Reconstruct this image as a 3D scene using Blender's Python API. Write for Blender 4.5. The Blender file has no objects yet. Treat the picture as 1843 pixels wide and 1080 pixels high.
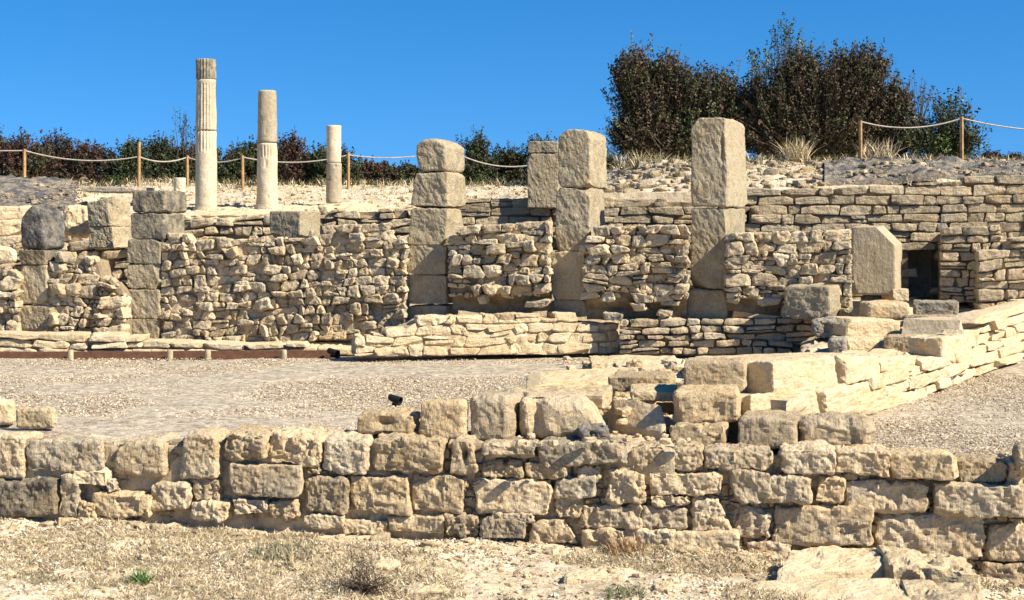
import bpy, math, random
import numpy as np
from mathutils import Vector

random.seed(7); RNG = np.random.default_rng(11)
R = math.radians
sc = bpy.context.scene
# ------------------------------------------------------------------ camera, sky, sun, exposure
F = 2600.0; PW, PH = 1843.0, 1080.0; HZ = 400.0; CAMZ = 1.9; CX = 921.5
cam = bpy.data.cameras.new('camera'); camo = bpy.data.objects.new('camera', cam)
sc.collection.objects.link(camo); sc.camera = camo
cam.sensor_width = 36.0; cam.lens = 36.0*F/PW; cam.clip_end = 8000; cam.clip_start = .1
cam.shift_y = -(PH/2-HZ)/PW
camo.location = (0, 0, CAMZ); camo.rotation_euler = (R(90), 0, 0)

SUN_PHI = R(31); SUN_EL = R(40)          # sun stands to the right and a little behind the camera
S = Vector((math.cos(SUN_PHI)*math.cos(SUN_EL), -math.sin(SUN_PHI)*math.cos(SUN_EL), math.sin(SUN_EL)))
w = bpy.data.worlds.new('World'); sc.world = w; w.use_nodes = True
nt = w.node_tree; nt.nodes.clear()
sky = nt.nodes.new('ShaderNodeTexSky'); sky.sky_type = 'NISHITA'; sky.sun_disc = False
sky.sun_elevation = SUN_EL; sky.sun_rotation = math.atan2(S.x, S.y)
sky.air_density = 1.0; sky.dust_density = 0.0; sky.ozone_density = 4.0; sky.altitude = 500
tc = nt.nodes.new('ShaderNodeTexCoord')
mp = nt.nodes.new('ShaderNodeMapping'); mp.inputs['Location'].default_value = (0, 0, .18)
hs = nt.nodes.new('ShaderNodeHueSaturation'); hs.inputs['Saturation'].default_value = 1.34; hs.inputs['Value'].default_value = 1.0
bg = nt.nodes.new('ShaderNodeBackground'); bg.inputs['Strength'].default_value = 0.092
wo = nt.nodes.new('ShaderNodeOutputWorld')
nt.links.new(tc.outputs['Generated'], mp.inputs['Vector']); nt.links.new(mp.outputs[0], sky.inputs['Vector'])
nt.links.new(sky.outputs[0], hs.inputs['Color']); nt.links.new(hs.outputs[0], bg.inputs['Color']); nt.links.new(bg.outputs[0], wo.inputs[0])
sl = bpy.data.lights.new('sun', 'SUN'); sl.energy = 5.0; sl.angle = R(.5); sl.color = (1, .91, .76)
so = bpy.data.objects.new('sun', sl); sc.collection.objects.link(so); so.rotation_euler = S.to_track_quat('Z', 'Y').to_euler()
so.location = (20, -10, 20)
sc.view_settings.view_transform = 'Standard'; sc.view_settings.look = 'None'
sc.view_settings.gamma = 1; sc.view_settings.exposure = 1.0

# ------------------------------------------------------------------ helpers: objects and tags
C = sc.collection
def tag(o, label=None, cat=None, group=None, kind=None):
    if label: o['label'] = label
    if cat: o['category'] = cat
    if group: o['group'] = group
    if kind: o['kind'] = kind
    return o
def empty(name, loc, label, cat, group=None):
    o = bpy.data.objects.new(name, None); o.location = loc; o.empty_display_size = .2
    C.objects.link(o); return tag(o, label, cat, group)
class MB:
    """collects geometry; build() links it as ONE mesh object"""
    def __init__(s): s.V = []; s.Q = []; s.T = []; s.tint = []; s.n = 0; s.mq = []; s.mt = []
    def add(s, V, Fq=None, Ft=None, tint=(1, .5, 0), mi=0):
        V = np.asarray(V, float)
        s.V.append(V)
        t = np.asarray(tint, float)
        s.tint.append(np.tile(t, (len(V), 1)) if t.ndim == 1 else t)
        if Fq is not None and len(Fq): s.Q.append(np.asarray(Fq)+s.n); s.mq.append(np.full(len(Fq), mi))
        if Ft is not None and len(Ft): s.T.append(np.asarray(Ft)+s.n); s.mt.append(np.full(len(Ft), mi))
        s.n += len(V)
    def build(s, name, mats, parent=None, smooth=False, origin=None):
        V = np.concatenate(s.V); tint = np.concatenate(s.tint)
        if parent is not None: org = np.array(parent.location)
        else: org = np.array(origin) if origin is not None else np.array([V[:, 0].mean(), V[:, 1].mean(), V[:, 2].min()])
        V = V-org
        Q = np.concatenate(s.Q) if s.Q else np.zeros((0, 4), int); T = np.concatenate(s.T) if s.T else np.zeros((0, 3), int)
        me = bpy.data.meshes.new(name)
        me.vertices.add(len(V)); me.vertices.foreach_set('co', V.astype(np.float32).ravel())
        nl = len(Q)*4+len(T)*3; me.loops.add(nl); me.polygons.add(len(Q)+len(T))
        me.loops.foreach_set('vertex_index', np.concatenate([Q.ravel(), T.ravel()]).astype(np.int32))
        me.polygons.foreach_set('loop_start', np.concatenate([np.arange(len(Q))*4, len(Q)*4+np.arange(len(T))*3]).astype(np.int32))
        mi = np.concatenate(s.mq+s.mt) if (s.mq or s.mt) else np.zeros(0)
        me.polygons.foreach_set('material_index', mi.astype(np.int32))
        me.polygons.foreach_set('use_smooth', np.full(len(Q)+len(T), smooth))
        a = me.attributes.new('tint', 'FLOAT_COLOR', 'POINT')
        a.data.foreach_set('color', np.concatenate([tint, np.ones((len(V), 1))], 1).astype(np.float32).ravel())
        me.update(calc_edges=True); me.validate()
        for m in (mats if isinstance(mats, (list, tuple)) else [mats]): me.materials.append(m)
        o = bpy.data.objects.new(name, me); C.objects.link(o)
        if parent is not None: o.parent = parent
        else: o.location = org
        return o

# ------------------------------------------------------------------ noise
def _h(ix, iy, iz, sd):
    h = (ix.astype(np.int64)*374761393+iy.astype(np.int64)*668265263+iz.astype(np.int64)*2147483647+sd*1274126177) & 0xffffffff
    h = ((h ^ (h >> 13))*1103515245) & 0xffffffff
    h = ((h ^ (h >> 16))*2654435761) & 0xffffffff
    return ((h ^ (h >> 15)) & 0xffffff)/float(0xffffff)*2-1
def vn(P, fr, sd=0):
    P = P*fr; I = np.floor(P); f = P-I; f = f*f*(3-2*f); I = I.astype(np.int64)
    r = 0
    for dx in (0, 1):
        for dy in (0, 1):
            for dz in (0, 1):
                wt = (f[:, 0] if dx else 1-f[:, 0])*(f[:, 1] if dy else 1-f[:, 1])*(f[:, 2] if dz else 1-f[:, 2])
                r = r+wt*_h(I[:, 0]+dx, I[:, 1]+dy, I[:, 2]+dz, sd)
    return r
def fbm(P, fr, sd=0, oc=3):
    r = 0; a = 1
    for k in range(oc): r = r+a*vn(P, fr*2**k, sd+k*17); a *= .5
    return r

# ------------------------------------------------------------------ pixel rays -> world
def face_pt(px, py, P0, th):
    """point seen at a photo position on the vertical plane through P0 (x,y) whose face runs along (cos th,-sin th)"""
    a = (px-CX)/F
    nx, ny = math.sin(th), math.cos(th)
    y = (nx*P0[0]+ny*P0[1])/(nx*a+ny)
    return np.array([a*y, y, CAMZ-(py-HZ)/F*y])
def P_at(px, D): return ((px-CX)/F*D, D)
def flat_pt(px, py, z):
    D = F*(CAMZ-z)/(py-HZ); return np.array([(px-CX)/F*D, D, z])
def at(px, py, D): return np.array([(px-CX)/F*D, D, CAMZ-(py-HZ)/F*D])

# ------------------------------------------------------------------ stone: a rounded, warped, worn block
_cube = {}
def cube_t(n):
    if n in _cube: return _cube[n]
    idx = {}; V = []; Q = []
    def vid(i, j, k):
        if (i, j, k) not in idx: idx[(i, j, k)] = len(V); V.append((i/n*2-1, j/n*2-1, k/n*2-1))
        return idx[(i, j, k)]
    for i in range(n):
        for j in range(n):
            Q += [(vid(i, j, 0), vid(i, j+1, 0), vid(i+1, j+1, 0), vid(i+1, j, 0)), (vid(i, j, n), vid(i+1, j, n), vid(i+1, j+1, n), vid(i, j+1, n)),
                  (vid(i, 0, j), vid(i+1, 0, j), vid(i+1, 0, j+1), vid(i, 0, j+1)), (vid(i, n, j), vid(i, n, j+1), vid(i+1, n, j+1), vid(i+1, n, j)),
                  (vid(0, i, j), vid(0, i, j+1), vid(0, i+1, j+1), vid(0, i+1, j)), (vid(n, i, j), vid(n, i+1, j), vid(n, i+1, j+1), vid(n, i, j+1))]
    _cube[n] = (np.array(V), np.array(Q)); return _cube[n]
_sd = [1]; _crng = np.random.default_rng(77)
def stone(mb, H, n=8, rad=.14, amp=.05, fine=.008, tint=(1, .5, 0), mi=0, dome=0., cut=None, dent=None, ridge=0., chips=5, chip=.3, tool=0.):
    """H: 8 corners [front TL,TR,BR,BL, back TL,TR,BR,BL]"""
    _sd[0] += 1; sd = _sd[0]
    H = np.asarray(H, float); V, Q = cube_t(n)
    # local axes: x right, y depth (front=-1), z up
    hx = (np.linalg.norm(H[1]-H[0])+np.linalg.norm(H[2]-H[3]))/4; hz = (np.linalg.norm(H[3]-H[0])+np.linalg.norm(H[2]-H[1]))/4
    hy = (np.linalg.norm(H[4]-H[0])+np.linalg.norm(H[6]-H[2]))/4
    h = np.array([hx, hy, hz]); mn = h.min(); r = max(min(rad*2*min(hx, hz), mn*.95), 1e-4)
    P = V*h; q = np.clip(P, -(h-r), h-r); d = P-q; L = np.linalg.norm(d, axis=1); Ls = np.where(L < 1e-9, 1, L)
    nrm = d/Ls[:, None]; P2 = q+nrm*np.minimum(L, r)[:, None]
    U = P2/h
    for _ in range(chips):                   # flat spalls knock off corners and edges
        dd = _crng.normal(size=3); dd /= np.abs(dd).max(); dd[1] *= .7 if dd[1] < 0 else .2
        lim = np.abs(dd).sum()*(1-chip*_crng.uniform(.25, 1)); k = U@dd-lim; kk = np.clip(k, 0, None)/(dd@dd)
        U = U-kk[:, None]*dd*.95
    u = (U[:, 0:1]+1)/2; v = (1-U[:, 2:3])/2; t = (U[:, 1:2]+1)/2
    fr = H[0]*(1-u)*(1-v)+H[1]*u*(1-v)+H[2]*u*v+H[3]*(1-u)*v
    bk = H[4]*(1-u)*(1-v)+H[5]*u*(1-v)+H[6]*u*v+H[7]*(1-u)*v
    W = fr*(1-t)+bk*t
    c = H.mean(0); ax = (H[1]-H[0]+H[2]-H[3]); ax /= np.linalg.norm(ax)+1e-9; ay = (H[4]-H[0]); ay = ay/(np.linalg.norm(ay)+1e-9); az = (H[0]-H[3]); az = az/(np.linalg.norm(az)+1e-9)
    if dome: W = W-az*(dome*2*hz)*((1-v)**2)*(np.abs(U[:, 0:1])**2.5)
    if cut: W = cut(W, u, v, t)
    size = 2*mn; o = np.array([sd*3.17, sd*1.3, sd*2.71])
    Wn = W-c+o
    s1 = 1.3/max(hx, hz)
    dis = np.stack([fbm(Wn, s1, 3, 2), fbm(Wn, s1, 31, 2), fbm(Wn, s1, 77, 2)], 1)*amp*size
    out = nrm[:, 0:1]*ax+nrm[:, 1:2]*ay+nrm[:, 2:3]*az
    if fine: W = W+out*((vn(Wn, 8, 5)*1.2+vn(Wn, 19, 6)*1.1+vn(Wn, 48, 7)*.9)*fine)[:, None]
    if tool:                                 # diagonal pick marks
        ca, sa = math.cos(.55), math.sin(.55); A = Wn@ax; Bz = Wn[:, 2]
        T = np.stack([(A*ca+Bz*sa)*15, (-A*sa+Bz*ca)*5.5, Wn@ay*8], 1); W = W+out*((vn(T, 1., 41)+.7*vn(T*2.1, 1., 42))*tool)[:, None]
    if ridge:                                # coarse broken faces
        k = vn(Wn, s1*2.2, 9)+.5*vn(Wn, s1*5, 10); W = W-out*(np.clip(k-.1, 0, .35)*ridge*1.6)[:, None]
    if dent is not None:
        for (dp, dr, dd) in dent:
            q2 = W-dp; e = np.exp(-((q2@ax)/dr[0])**2-((q2[:, 2])/dr[1])**2)*(t[:, 0] < .2)
            W = W+ay*(e*dd)[:, None]
    W = W+dis
    mb.add(W, Fq=Q, tint=tint, mi=mi)
def hexa(quad, P0, th, depth, back=.0, tw=0., z_down=0., lean=0.):
    """quad of photo points TL,TR,BR,BL on a plane; extruded back by depth. tw brings the right edge forward"""
    f = [face_pt(x, y, P0, th) for (x, y) in quad]
    d = np.array([math.sin(th), math.cos(th), 0.])
    if tw: f[1] = f[1]-d*tw; f[2] = f[2]-d*tw
    c = sum(f)/4
    b = [c+(p-c)*(1-back)+d*depth*(1+random.uniform(-.08, .08)) for p in f]
    return f+b
def rect(x0, y0, x1, y1): return [(x0, y0), (x1, y0), (x1, y1), (x0, y1)]
def jit(q, a): return [(x+random.uniform(-a, a), y+random.uniform(-a, a)) for x, y in q]
def rt(r=(.8, 1.15), g=(.3, .8), b=(0, .25)): return (random.uniform(*r), random.uniform(*g), random.uniform(*b))

def prof(pts):
    xs = [p[0] for p in pts]; ys = [p[1] for p in pts]
    return lambda x: float(np.interp(x, xs, ys))
def masonry(mb, x0, x1, top, bot, P0, th, rowh, stw, thick=.45, gap=1.2, prot=.05, holes=.03, split=.2, n=6, rad=.2, amp=.09, wav=.25, tint=None,
            fine=.006, recess=.09, foot=0., core=True, slant=.25, mi=0, cmi=1, left_rag=0., tw=.0, topflat=0, depth=None, coretint=(.8, .5, 0), mask=None, topref=None):
    """rows of stones between two photo-space profiles on a plane, with a recessed core behind the joints"""
    top = prof(top); bot = prof(bot); tint = tint or rt
    hm = max((bot(x)-top(x)) for x in np.linspace(x0, x1, 9)); N = max(1, round(hm/rowh))
    ph = [random.uniform(0, 6) for _ in range(N+40)]
    xs_ = np.linspace(x0, x1, 25); ax_ = np.array([[1, x] for x in xs_])
    cb = np.linalg.lstsq(ax_, np.array([bot(x) for x in xs_]), rcond=None)[0]; ct = np.linalg.lstsq(ax_, np.array([top(x) for x in xs_]), rcond=None)[0]
    ct[1] = cb[1]*.6+ct[1]*.4
    db = max(bot(x)-(cb[0]+cb[1]*x) for x in xs_); dt = max((ct[0]+ct[1]*x)-top(x) for x in xs_)
    lb = lambda x: cb[0]+cb[1]*x+db; lt = lambda x: ct[0]+ct[1]*x-dt
    if topref: lt = lambda x: topref[0][1]+(topref[1][1]-topref[0][1])*(x-topref[0][0])/(topref[1][0]-topref[0][0])
    N = max(1, round(max(lb(x)-lt(x) for x in xs_)/rowh))
    def yb(k, x):
        t = k/N; y = lb(x)+(lt(x)-lb(x))*t
        if 0 < k < N: y += wav*rowh*(.5*math.sin(x/(stw*1.9)+ph[k])+.5*math.sin(x/(stw*.83)+2*ph[k]))
        return y
    for k in range(N):
        x = x0+random.uniform(-.5, .1)*stw*(0 if left_rag == 0 else 1)+(random.uniform(0, left_rag) if left_rag else 0)
        while x < x1-stw*.15:
            wd = stw*random.uniform(.5, 1.65); xe = min(x+wd, x1)
            if x1-xe < stw*.35: xe = x1
            sl0 = random.uniform(-slant, slant)*rowh*.5; sl1 = random.uniform(-slant, slant)*rowh*.5
            q = [(x+sl0, yb(k+1, x)), (xe+sl1, yb(k+1, xe)), (xe-sl1, yb(k, xe)), (x-sl0, yb(k, x))]
            hh = (q[3][1]-q[0][1]+q[2][1]-q[1][1])/2
            subs = [q]
            if random.random() < split and hh > rowh*.7:
                m = random.uniform(.35, .65); A = (q[0][0]+(q[3][0]-q[0][0])*m, q[0][1]+(q[3][1]-q[0][1])*m); B = (q[1][0]+(q[2][0]-q[1][0])*m, q[1][1]+(q[2][1]-q[1][1])*m+random.uniform(-.1, .1)*rowh)
                subs = [[q[0], q[1], B, A], [A, B, q[2], q[3]]]
            for s in subs:
                if hh < rowh*.25: continue
                if random.random() < holes: continue
                cx = (s[0][0]+s[1][0])/2; cy = (s[0][1]+s[3][1])/2
                if cy < top(cx)-rowh*.1 or cy > bot(cx)+rowh*.2: continue
                if mask and not mask(cx, cy): continue
                g = gap; s = [(s[0][0]+g, s[0][1]+g*.7), (s[1][0]-g, s[1][1]+g*.7), (s[2][0]-g, s[2][1]-g*.7), (s[3][0]+g, s[3][1]-g*.7)]
                if s[1][0]-s[0][0] < 2: continue
                s = jit(s, .08*rowh)
                pr = random.uniform(-prot, prot) if random.random() < .8 else random.uniform(prot, prot*2)
                P = (P0[0]-math.sin(th)*pr, P0[1]-math.cos(th)*pr)
                H = hexa(s, P, th, (depth or thick*.8)*random.uniform(.8, 1.), tw=random.uniform(0, tw))
                stone(mb, H, n=n, rad=rad*random.uniform(.6, 1.5), amp=amp*random.uniform(.6, 1.6), fine=fine, tint=tint(), mi=mi)
            x = xe
    if core:
        xs = np.linspace(x0+3, x1-3, max(6, int((x1-x0)/10))); M = 8
        d = np.array([math.sin(th), math.cos(th), 0.]); G = []
        for x in xs:
            t_, b_ = top(x)+rowh*.28, bot(x)
            col = [face_pt(x, b_+(t_-b_)*j/M, P0, th)+d*(recess+(foot if j < 2 else 0)) for j in range(M+1)]
            col.append(col[-1]+d*(thick-recess)*.5); col.append(col[-1]+d*(thick-recess)*.5)
            col += [face_pt(x, t_+(b_-t_)*j/3, P0, th)+d*thick for j in range(1, 4)]
            G.append(col)
        G = np.array(G); nx, nz = G.shape[:2]; V = G.reshape(-1, 3)
        V = V+d*(fbm(V, 7, 4, 3)*.035)[:, None]; V[:, 2] += fbm(V, 6, 9, 2)*.012
        Fq = [(i*nz+j, (i+1)*nz+j, (i+1)*nz+j+1, i*nz+j+1) for i in range(nx-1) for j in range(nz-1)]
        Fq += [(i*nz+nz-1, (i+1)*nz+nz-1, (i+1)*nz, i*nz) for i in range(nx-1)]
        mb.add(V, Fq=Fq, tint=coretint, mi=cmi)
        for i in (0, nx-1):
            c = G[i].mean(0); Vc = np.vstack([G[i], c]); Tn = [(j, (j+1) % nz, nz) for j in range(nz)]
            mb.add(Vc, Ft=Tn, tint=coretint, mi=cmi)

def octas(mb, P, size, cols, rs, flat=.65):
    n = len(P); D6 = np.array([[1, 0, 0], [0, 1, 0], [-1, 0, 0], [0, -1, 0], [0, 0, 1], [0, 0, -1.]])
    a = rs.uniform(0, 6.28, n); s = (size*rs.uniform(.5, 1.5, n))
    V = np.tile(D6, (n, 1, 1))*rs.uniform(.6, 1.2, (n, 6, 1))+rs.normal(size=(n, 6, 3))*.15
    c, s_ = np.cos(a)[:, None], np.sin(a)[:, None]
    V = np.stack([V[..., 0]*c-V[..., 1]*s_, V[..., 0]*s_+V[..., 1]*c, V[..., 2]*flat], -1)*s[:, None, None]+P[:, None]
    T = np.array([[0, 1, 4], [1, 2, 4], [2, 3, 4], [3, 0, 4], [1, 0, 5], [2, 1, 5], [3, 2, 5], [0, 3, 5]])
    mb.add(V.reshape(-1, 3), Ft=(np.arange(n)[:, None, None]*6+T).reshape(-1, 3), tint=np.repeat(cols, 6, 0))

# ------------------------------------------------------------------ materials
def newmat(name):
    m = bpy.data.materials.new(name); m.use_nodes = True; t = m.node_tree; b = t.nodes['Principled BSDF']
    b.inputs['Roughness'].default_value = .95; b.inputs['Specular IOR Level'].default_value = .15
    return m, t, b
def N_(t, ty, **k):
    n = t.nodes.new(ty)
    for a, v in k.items(): setattr(n, a, v)
    return n
def noise(t, vec, scale, detail=5, rough=.6, dist=0.):
    n = N_(t, 'ShaderNodeTexNoise'); n.inputs['Scale'].default_value = scale; n.inputs['Detail'].default_value = detail
    n.inputs['Roughness'].default_value = rough; n.inputs['Distortion'].default_value = dist
    t.links.new(vec, n.inputs['Vector']); return n.outputs['Fac']
def ramp(t, fac, stops):
    r = N_(t, 'ShaderNodeValToRGB'); e = r.color_ramp.elements
    while len(e) < len(stops): e.new(.5)
    for i, (p, c) in enumerate(stops):
        e[i].position = p; e[i].color = (c, c, c, 1) if not isinstance(c, tuple) else (*c, 1)
    t.links.new(fac, r.inputs[0]); return r.outputs[0]
def mix(t, fac, a, b, mode='MIX'):
    m = N_(t, 'ShaderNodeMix', data_type='RGBA', blend_type=mode)
    for s, v in ((m.inputs[0], fac), (m.inputs[6], a), (m.inputs[7], b)):
        if isinstance(v, (int, float)): s.default_value = v
        elif isinstance(v, tuple): s.default_value = (*v, 1)
        else: t.links.new(v, s)
    return m.outputs[2]
def mth(t, op, a, b):
    m = N_(t, 'ShaderNodeMath', operation=op)
    for s, v in zip(m.inputs, (a, b)):
        if isinstance(v, (int, float)): s.default_value = v
        else: t.links.new(v, s)
    return m.outputs[0]
def bump(t, h, strength, dist, prev=None):
    b = N_(t, 'ShaderNodeBump'); b.inputs['Strength'].default_value = strength; b.inputs['Distance'].default_value = dist
    t.links.new(h, b.inputs['Height'])
    if prev is not None: t.links.new(prev, b.inputs['Normal'])
    return b.outputs[0]
def stone_mat(name, pale, ochre, lich=(.13, .13, .12), sc_=1., tool=.5, pit=.6, grain=.6, dark=.55, tsc=(34, 12, 7)):
    m, t, b = newmat(name)
    pos = N_(t, 'ShaderNodeNewGeometry').outputs['Position']
    at_ = N_(t, 'ShaderNodeAttribute', attribute_name='tint'); sp = N_(t, 'ShaderNodeSeparateColor'); t.links.new(at_.outputs['Color'], sp.inputs[0])
    col = mix(t, sp.outputs[1], pale, ochre)
    st = noise(t, pos, 3.2*sc_, 6, .65, .4)
    col = mix(t, ramp(t, st, [(.45, 0.), (.7, .75)]), col, tuple(c*k for c, k in zip(ochre, (.86, .74, .55))))
    col = mix(t, ramp(t, noise(t, pos, 9*sc_, 7, .7), [(.3, 0.), (.75, .6)]), col, tuple(min(1, c*1.12) for c in pale))
    wv = noise(t, pos, 5*sc_, 8, .75)
    col = mix(t, mth(t, 'MULTIPLY', ramp(t, wv, [(.40, 0.), (.58, 1.)]), sp.outputs[2]), col, lich)
    sp2 = noise(t, pos, 42*sc_, 5, .75)
    col = mix(t, 1., col, ramp(t, sp2, [(.28, dark), (.5, 1.), (.72, 1.12)]), 'MULTIPLY')
    val = mix(t, 1., col, (1, 1, 1), 'MULTIPLY')
    cb = N_(t, 'ShaderNodeCombineColor')
    for i in range(3): t.links.new(sp.outputs[0], cb.inputs[i])
    col = mix(t, 1., val, cb.outputs[0], 'MULTIPLY')
    t.links.new(col, b.inputs['Base Color'])
    n1 = bump(t, noise(t, pos, 14*sc_, 6, .65), grain, .05)
    mp_ = N_(t, 'ShaderNodeMapping'); mp_.inputs['Rotation'].default_value = (0, R(32), 0); mp_.inputs['Scale'].default_value = tsc
    t.links.new(pos, mp_.inputs['Vector'])
    n2 = bump(t, noise(t, mp_.outputs[0], sc_, 3, .6, .3), tool, .03, n1)
    n3 = bump(t, noise(t, pos, 55*sc_, 5, .8), pit, .014, n2)
    t.links.new(n3, b.inputs['Normal'])
    return m
M = {}
M['front'] = stone_mat('weathered_limestone', (.59, .495, .345), (.53, .385, .205), tool=.6, pit=.8, grain=.75)
M['far'] = stone_mat('far_limestone', (.56, .475, .335), (.49, .36, .19), tool=.2, pit=.6, grain=.8)
M['pillar'] = stone_mat('dressed_limestone', (.49, .42, .29), (.44, .345, .195), tool=1., pit=1., grain=.5, dark=.6, tsc=(17, 8, 4.5))
M['pale'] = stone_mat('pale_limestone', (.57, .475, .32), (.50, .375, .205), tool=.25, pit=.5, grain=.6, dark=.7)
M['dark'] = stone_mat('grey_limestone', (.36, .33, .28), (.36, .29, .19), lich=(.09, .09, .09), tool=.3, pit=.7, grain=.8)
M['column'] = stone_mat('column_limestone', (.52, .46, .34), (.47, .39, .25), tool=.1, pit=.4, grain=.25)
def earth_mat(name, a, b2, c3, s=1., bd=.03):
    m, t, b = newmat(name)
    pos = N_(t, 'ShaderNodeNewGeometry').outputs['Position']
    col = mix(t, ramp(t, noise(t, pos, 1.3*s, 8, .7, .5), [(.38, 0.), (.62, 1.)]), a, b2)
    col = mix(t, ramp(t, noise(t, pos, 6*s, 8, .75), [(.5, 0.), (.68, .8)]), col, c3)
    col = mix(t, 1., col, ramp(t, noise(t, pos, 60*s, 4, .8), [(.3, .6), (.5, 1.), (.75, 1.2)]), 'MULTIPLY')
    t.links.new(col, b.inputs['Base Color'])
    n1 = bump(t, noise(t, pos, 9*s, 5, .6), .5, bd); n2 = bump(t, noise(t, pos, 60*s, 3, .6), .5, bd*.15, n1)
    t.links.new(n2, b.inputs['Normal']); return m
M['earth'] = earth_mat('dry_earth', (.62, .53, .38), (.48, .39, .26), (.28, .21, .13), bd=.05)
M['mortar'] = earth_mat('lime_mortar', (.56, .46, .31), (.42, .325, .2), (.26, .19, .115), 2.)
M['core'] = earth_mat('wall_core_joint_shade', (.32, .25, .16), (.2, .15, .095), (.1, .07, .045), 2.)  # core colour darkened so the joints read as deeper shadow
m, t, b = newmat('gravel'); M['gravel'] = m
pos = N_(t, 'ShaderNodeNewGeometry').outputs['Position']
vo = N_(t, 'ShaderNodeTexVoronoi'); vo.inputs['Scale'].default_value = 38; t.links.new(pos, vo.inputs['Vector'])
sp = N_(t, 'ShaderNodeSeparateColor'); t.links.new(vo.outputs['Color'], sp.inputs[0])
vo2 = N_(t, 'ShaderNodeTexVoronoi'); vo2.inputs['Scale'].default_value = 15; t.links.new(pos, vo2.inputs['Vector'])
sp2 = N_(t, 'ShaderNodeSeparateColor'); t.links.new(vo2.outputs['Color'], sp2.inputs[0])
col = ramp(t, sp.outputs[0], [(0., (.065, .052, .037)), (.3, (.245, .2, .145)), (.65, (.385, .325, .24)), (1., (.69, .61, .46))])
col = mix(t, .5, col, ramp(t, sp2.outputs[0], [(0., (.10, .07, .05)), (.5, (.34, .285, .21)), (1., (.62, .55, .42))]))
col = mix(t, ramp(t, noise(t, pos, .9, 6, .6, .6), [(.35, 0.), (.7, .45)]), col, (.46, .395, .29))
col = mix(t, ramp(t, noise(t, pos, 3.5, 8, .8), [(.5, 0.), (.75, .5)]), col, (.28, .20, .14))
t.links.new(col, b.inputs['Base Color'])
n1 = bump(t, vo.outputs['Distance'], .6, -.01); n2 = bump(t, noise(t, pos, 18, 4, .6), .4, .015, n1)
t.links.new(n2, b.inputs['Normal'])
def plain(name, c, rough=.9, vary=.35, scale=14):
    m, t, b = newmat(name)
    pos = N_(t, 'ShaderNodeNewGeometry').outputs['Position']
    col = mix(t, 1., c, ramp(t, noise(t, pos, scale, 6, .7), [(.3, 1-vary), (.7, 1+vary)]), 'MULTIPLY')
    t.links.new(col, b.inputs['Base Color']); b.inputs['Roughness'].default_value = rough
    t.links.new(bump(t, noise(t, pos, scale*3, 5, .7), .5, .01), b.inputs['Normal']); return m
M['post'] = plain('post_wood', (.36, .22, .10)); M['board'] = plain('edging_wood', (.13, .065, .04)); M['stake'] = plain('stake_wood', (.36, .31, .2))
M['rope'] = plain('rope', (.42, .37, .30)); M['black'] = plain('black_metal', (.015, .015, .016), .5)
M['bark'] = plain('bark', (.10, .075, .055))
m, t, b = newmat('leaf'); M['leaf'] = m
a_ = N_(t, 'ShaderNodeAttribute', attribute_name='tint'); t.links.new(a_.outputs['Color'], b.inputs['Base Color']); b.inputs['Roughness'].default_value = .6
b.inputs['Specular IOR Level'].default_value = .25
m, t, b = newmat('pebble'); M['leaf_matte'] = m
a_ = N_(t, 'ShaderNodeAttribute', attribute_name='tint'); t.links.new(a_.outputs['Color'], b.inputs['Base Color'])
m, t, b = newmat('weed_membrane'); M['membrane'] = m
pos = N_(t, 'ShaderNodeNewGeometry').outputs['Position']
col = mix(t, ramp(t, noise(t, pos, 4, 8, .75, .5), [(.43, 0.), (.60, 1.)]), (.085, .088, .094), (.33, .27, .19))
col = mix(t, 1., col, ramp(t, noise(t, pos, 26, 5, .8), [(.3, .55), (.7, 1.4)]), 'MULTIPLY')
t.links.new(col, b.inputs['Base Color']); t.links.new(bump(t, noise(t, pos, 12, 8, .75), .9, .06), b.inputs['Normal'])
# ------------------------------------------------------------------ terrain
FP = P_at(0, 12.3); FTH = math.atan2(12.3-11.3, P_at(1843, 11.3)[0]-P_at(0, 12.3)[0])
BP = P_at(0, 24.5); BTH = math.atan2(2.5, P_at(1843, 22)[0]-P_at(0, 24.5)[0])
def yfront(x): return FP[1]-(x-FP[0])*math.tan(FTH)
def yback(x): return BP[1]-(x-BP[0])*math.tan(BTH)
def sst(x, a, b_): t = np.clip((x-a)/(b_-a), 0, 1); return t*t*(3-2*t)
def ztop(x): return 2.08+.36*sst(x, -1.2, 1.5)+.06*sst(x, 3, 8)
def zcrest(x): return 2.72+.33*sst(x, 1.2, 2.6)
def ycrest(x): return 31-4.2*sst(x, 1.2, 3.0)
def rel(x, y):
    x = np.asarray(x, float); y = np.asarray(y, float); P = np.stack([x.ravel(), y.ravel(), 0*x.ravel()], 1)
    r = (fbm(P, .9, 3, 3)*.045+fbm(P, 5, 8, 2)*.020+vn(P, 15, 12)*.008).reshape(x.shape)
    return float(r) if r.ndim == 0 else r
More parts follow.
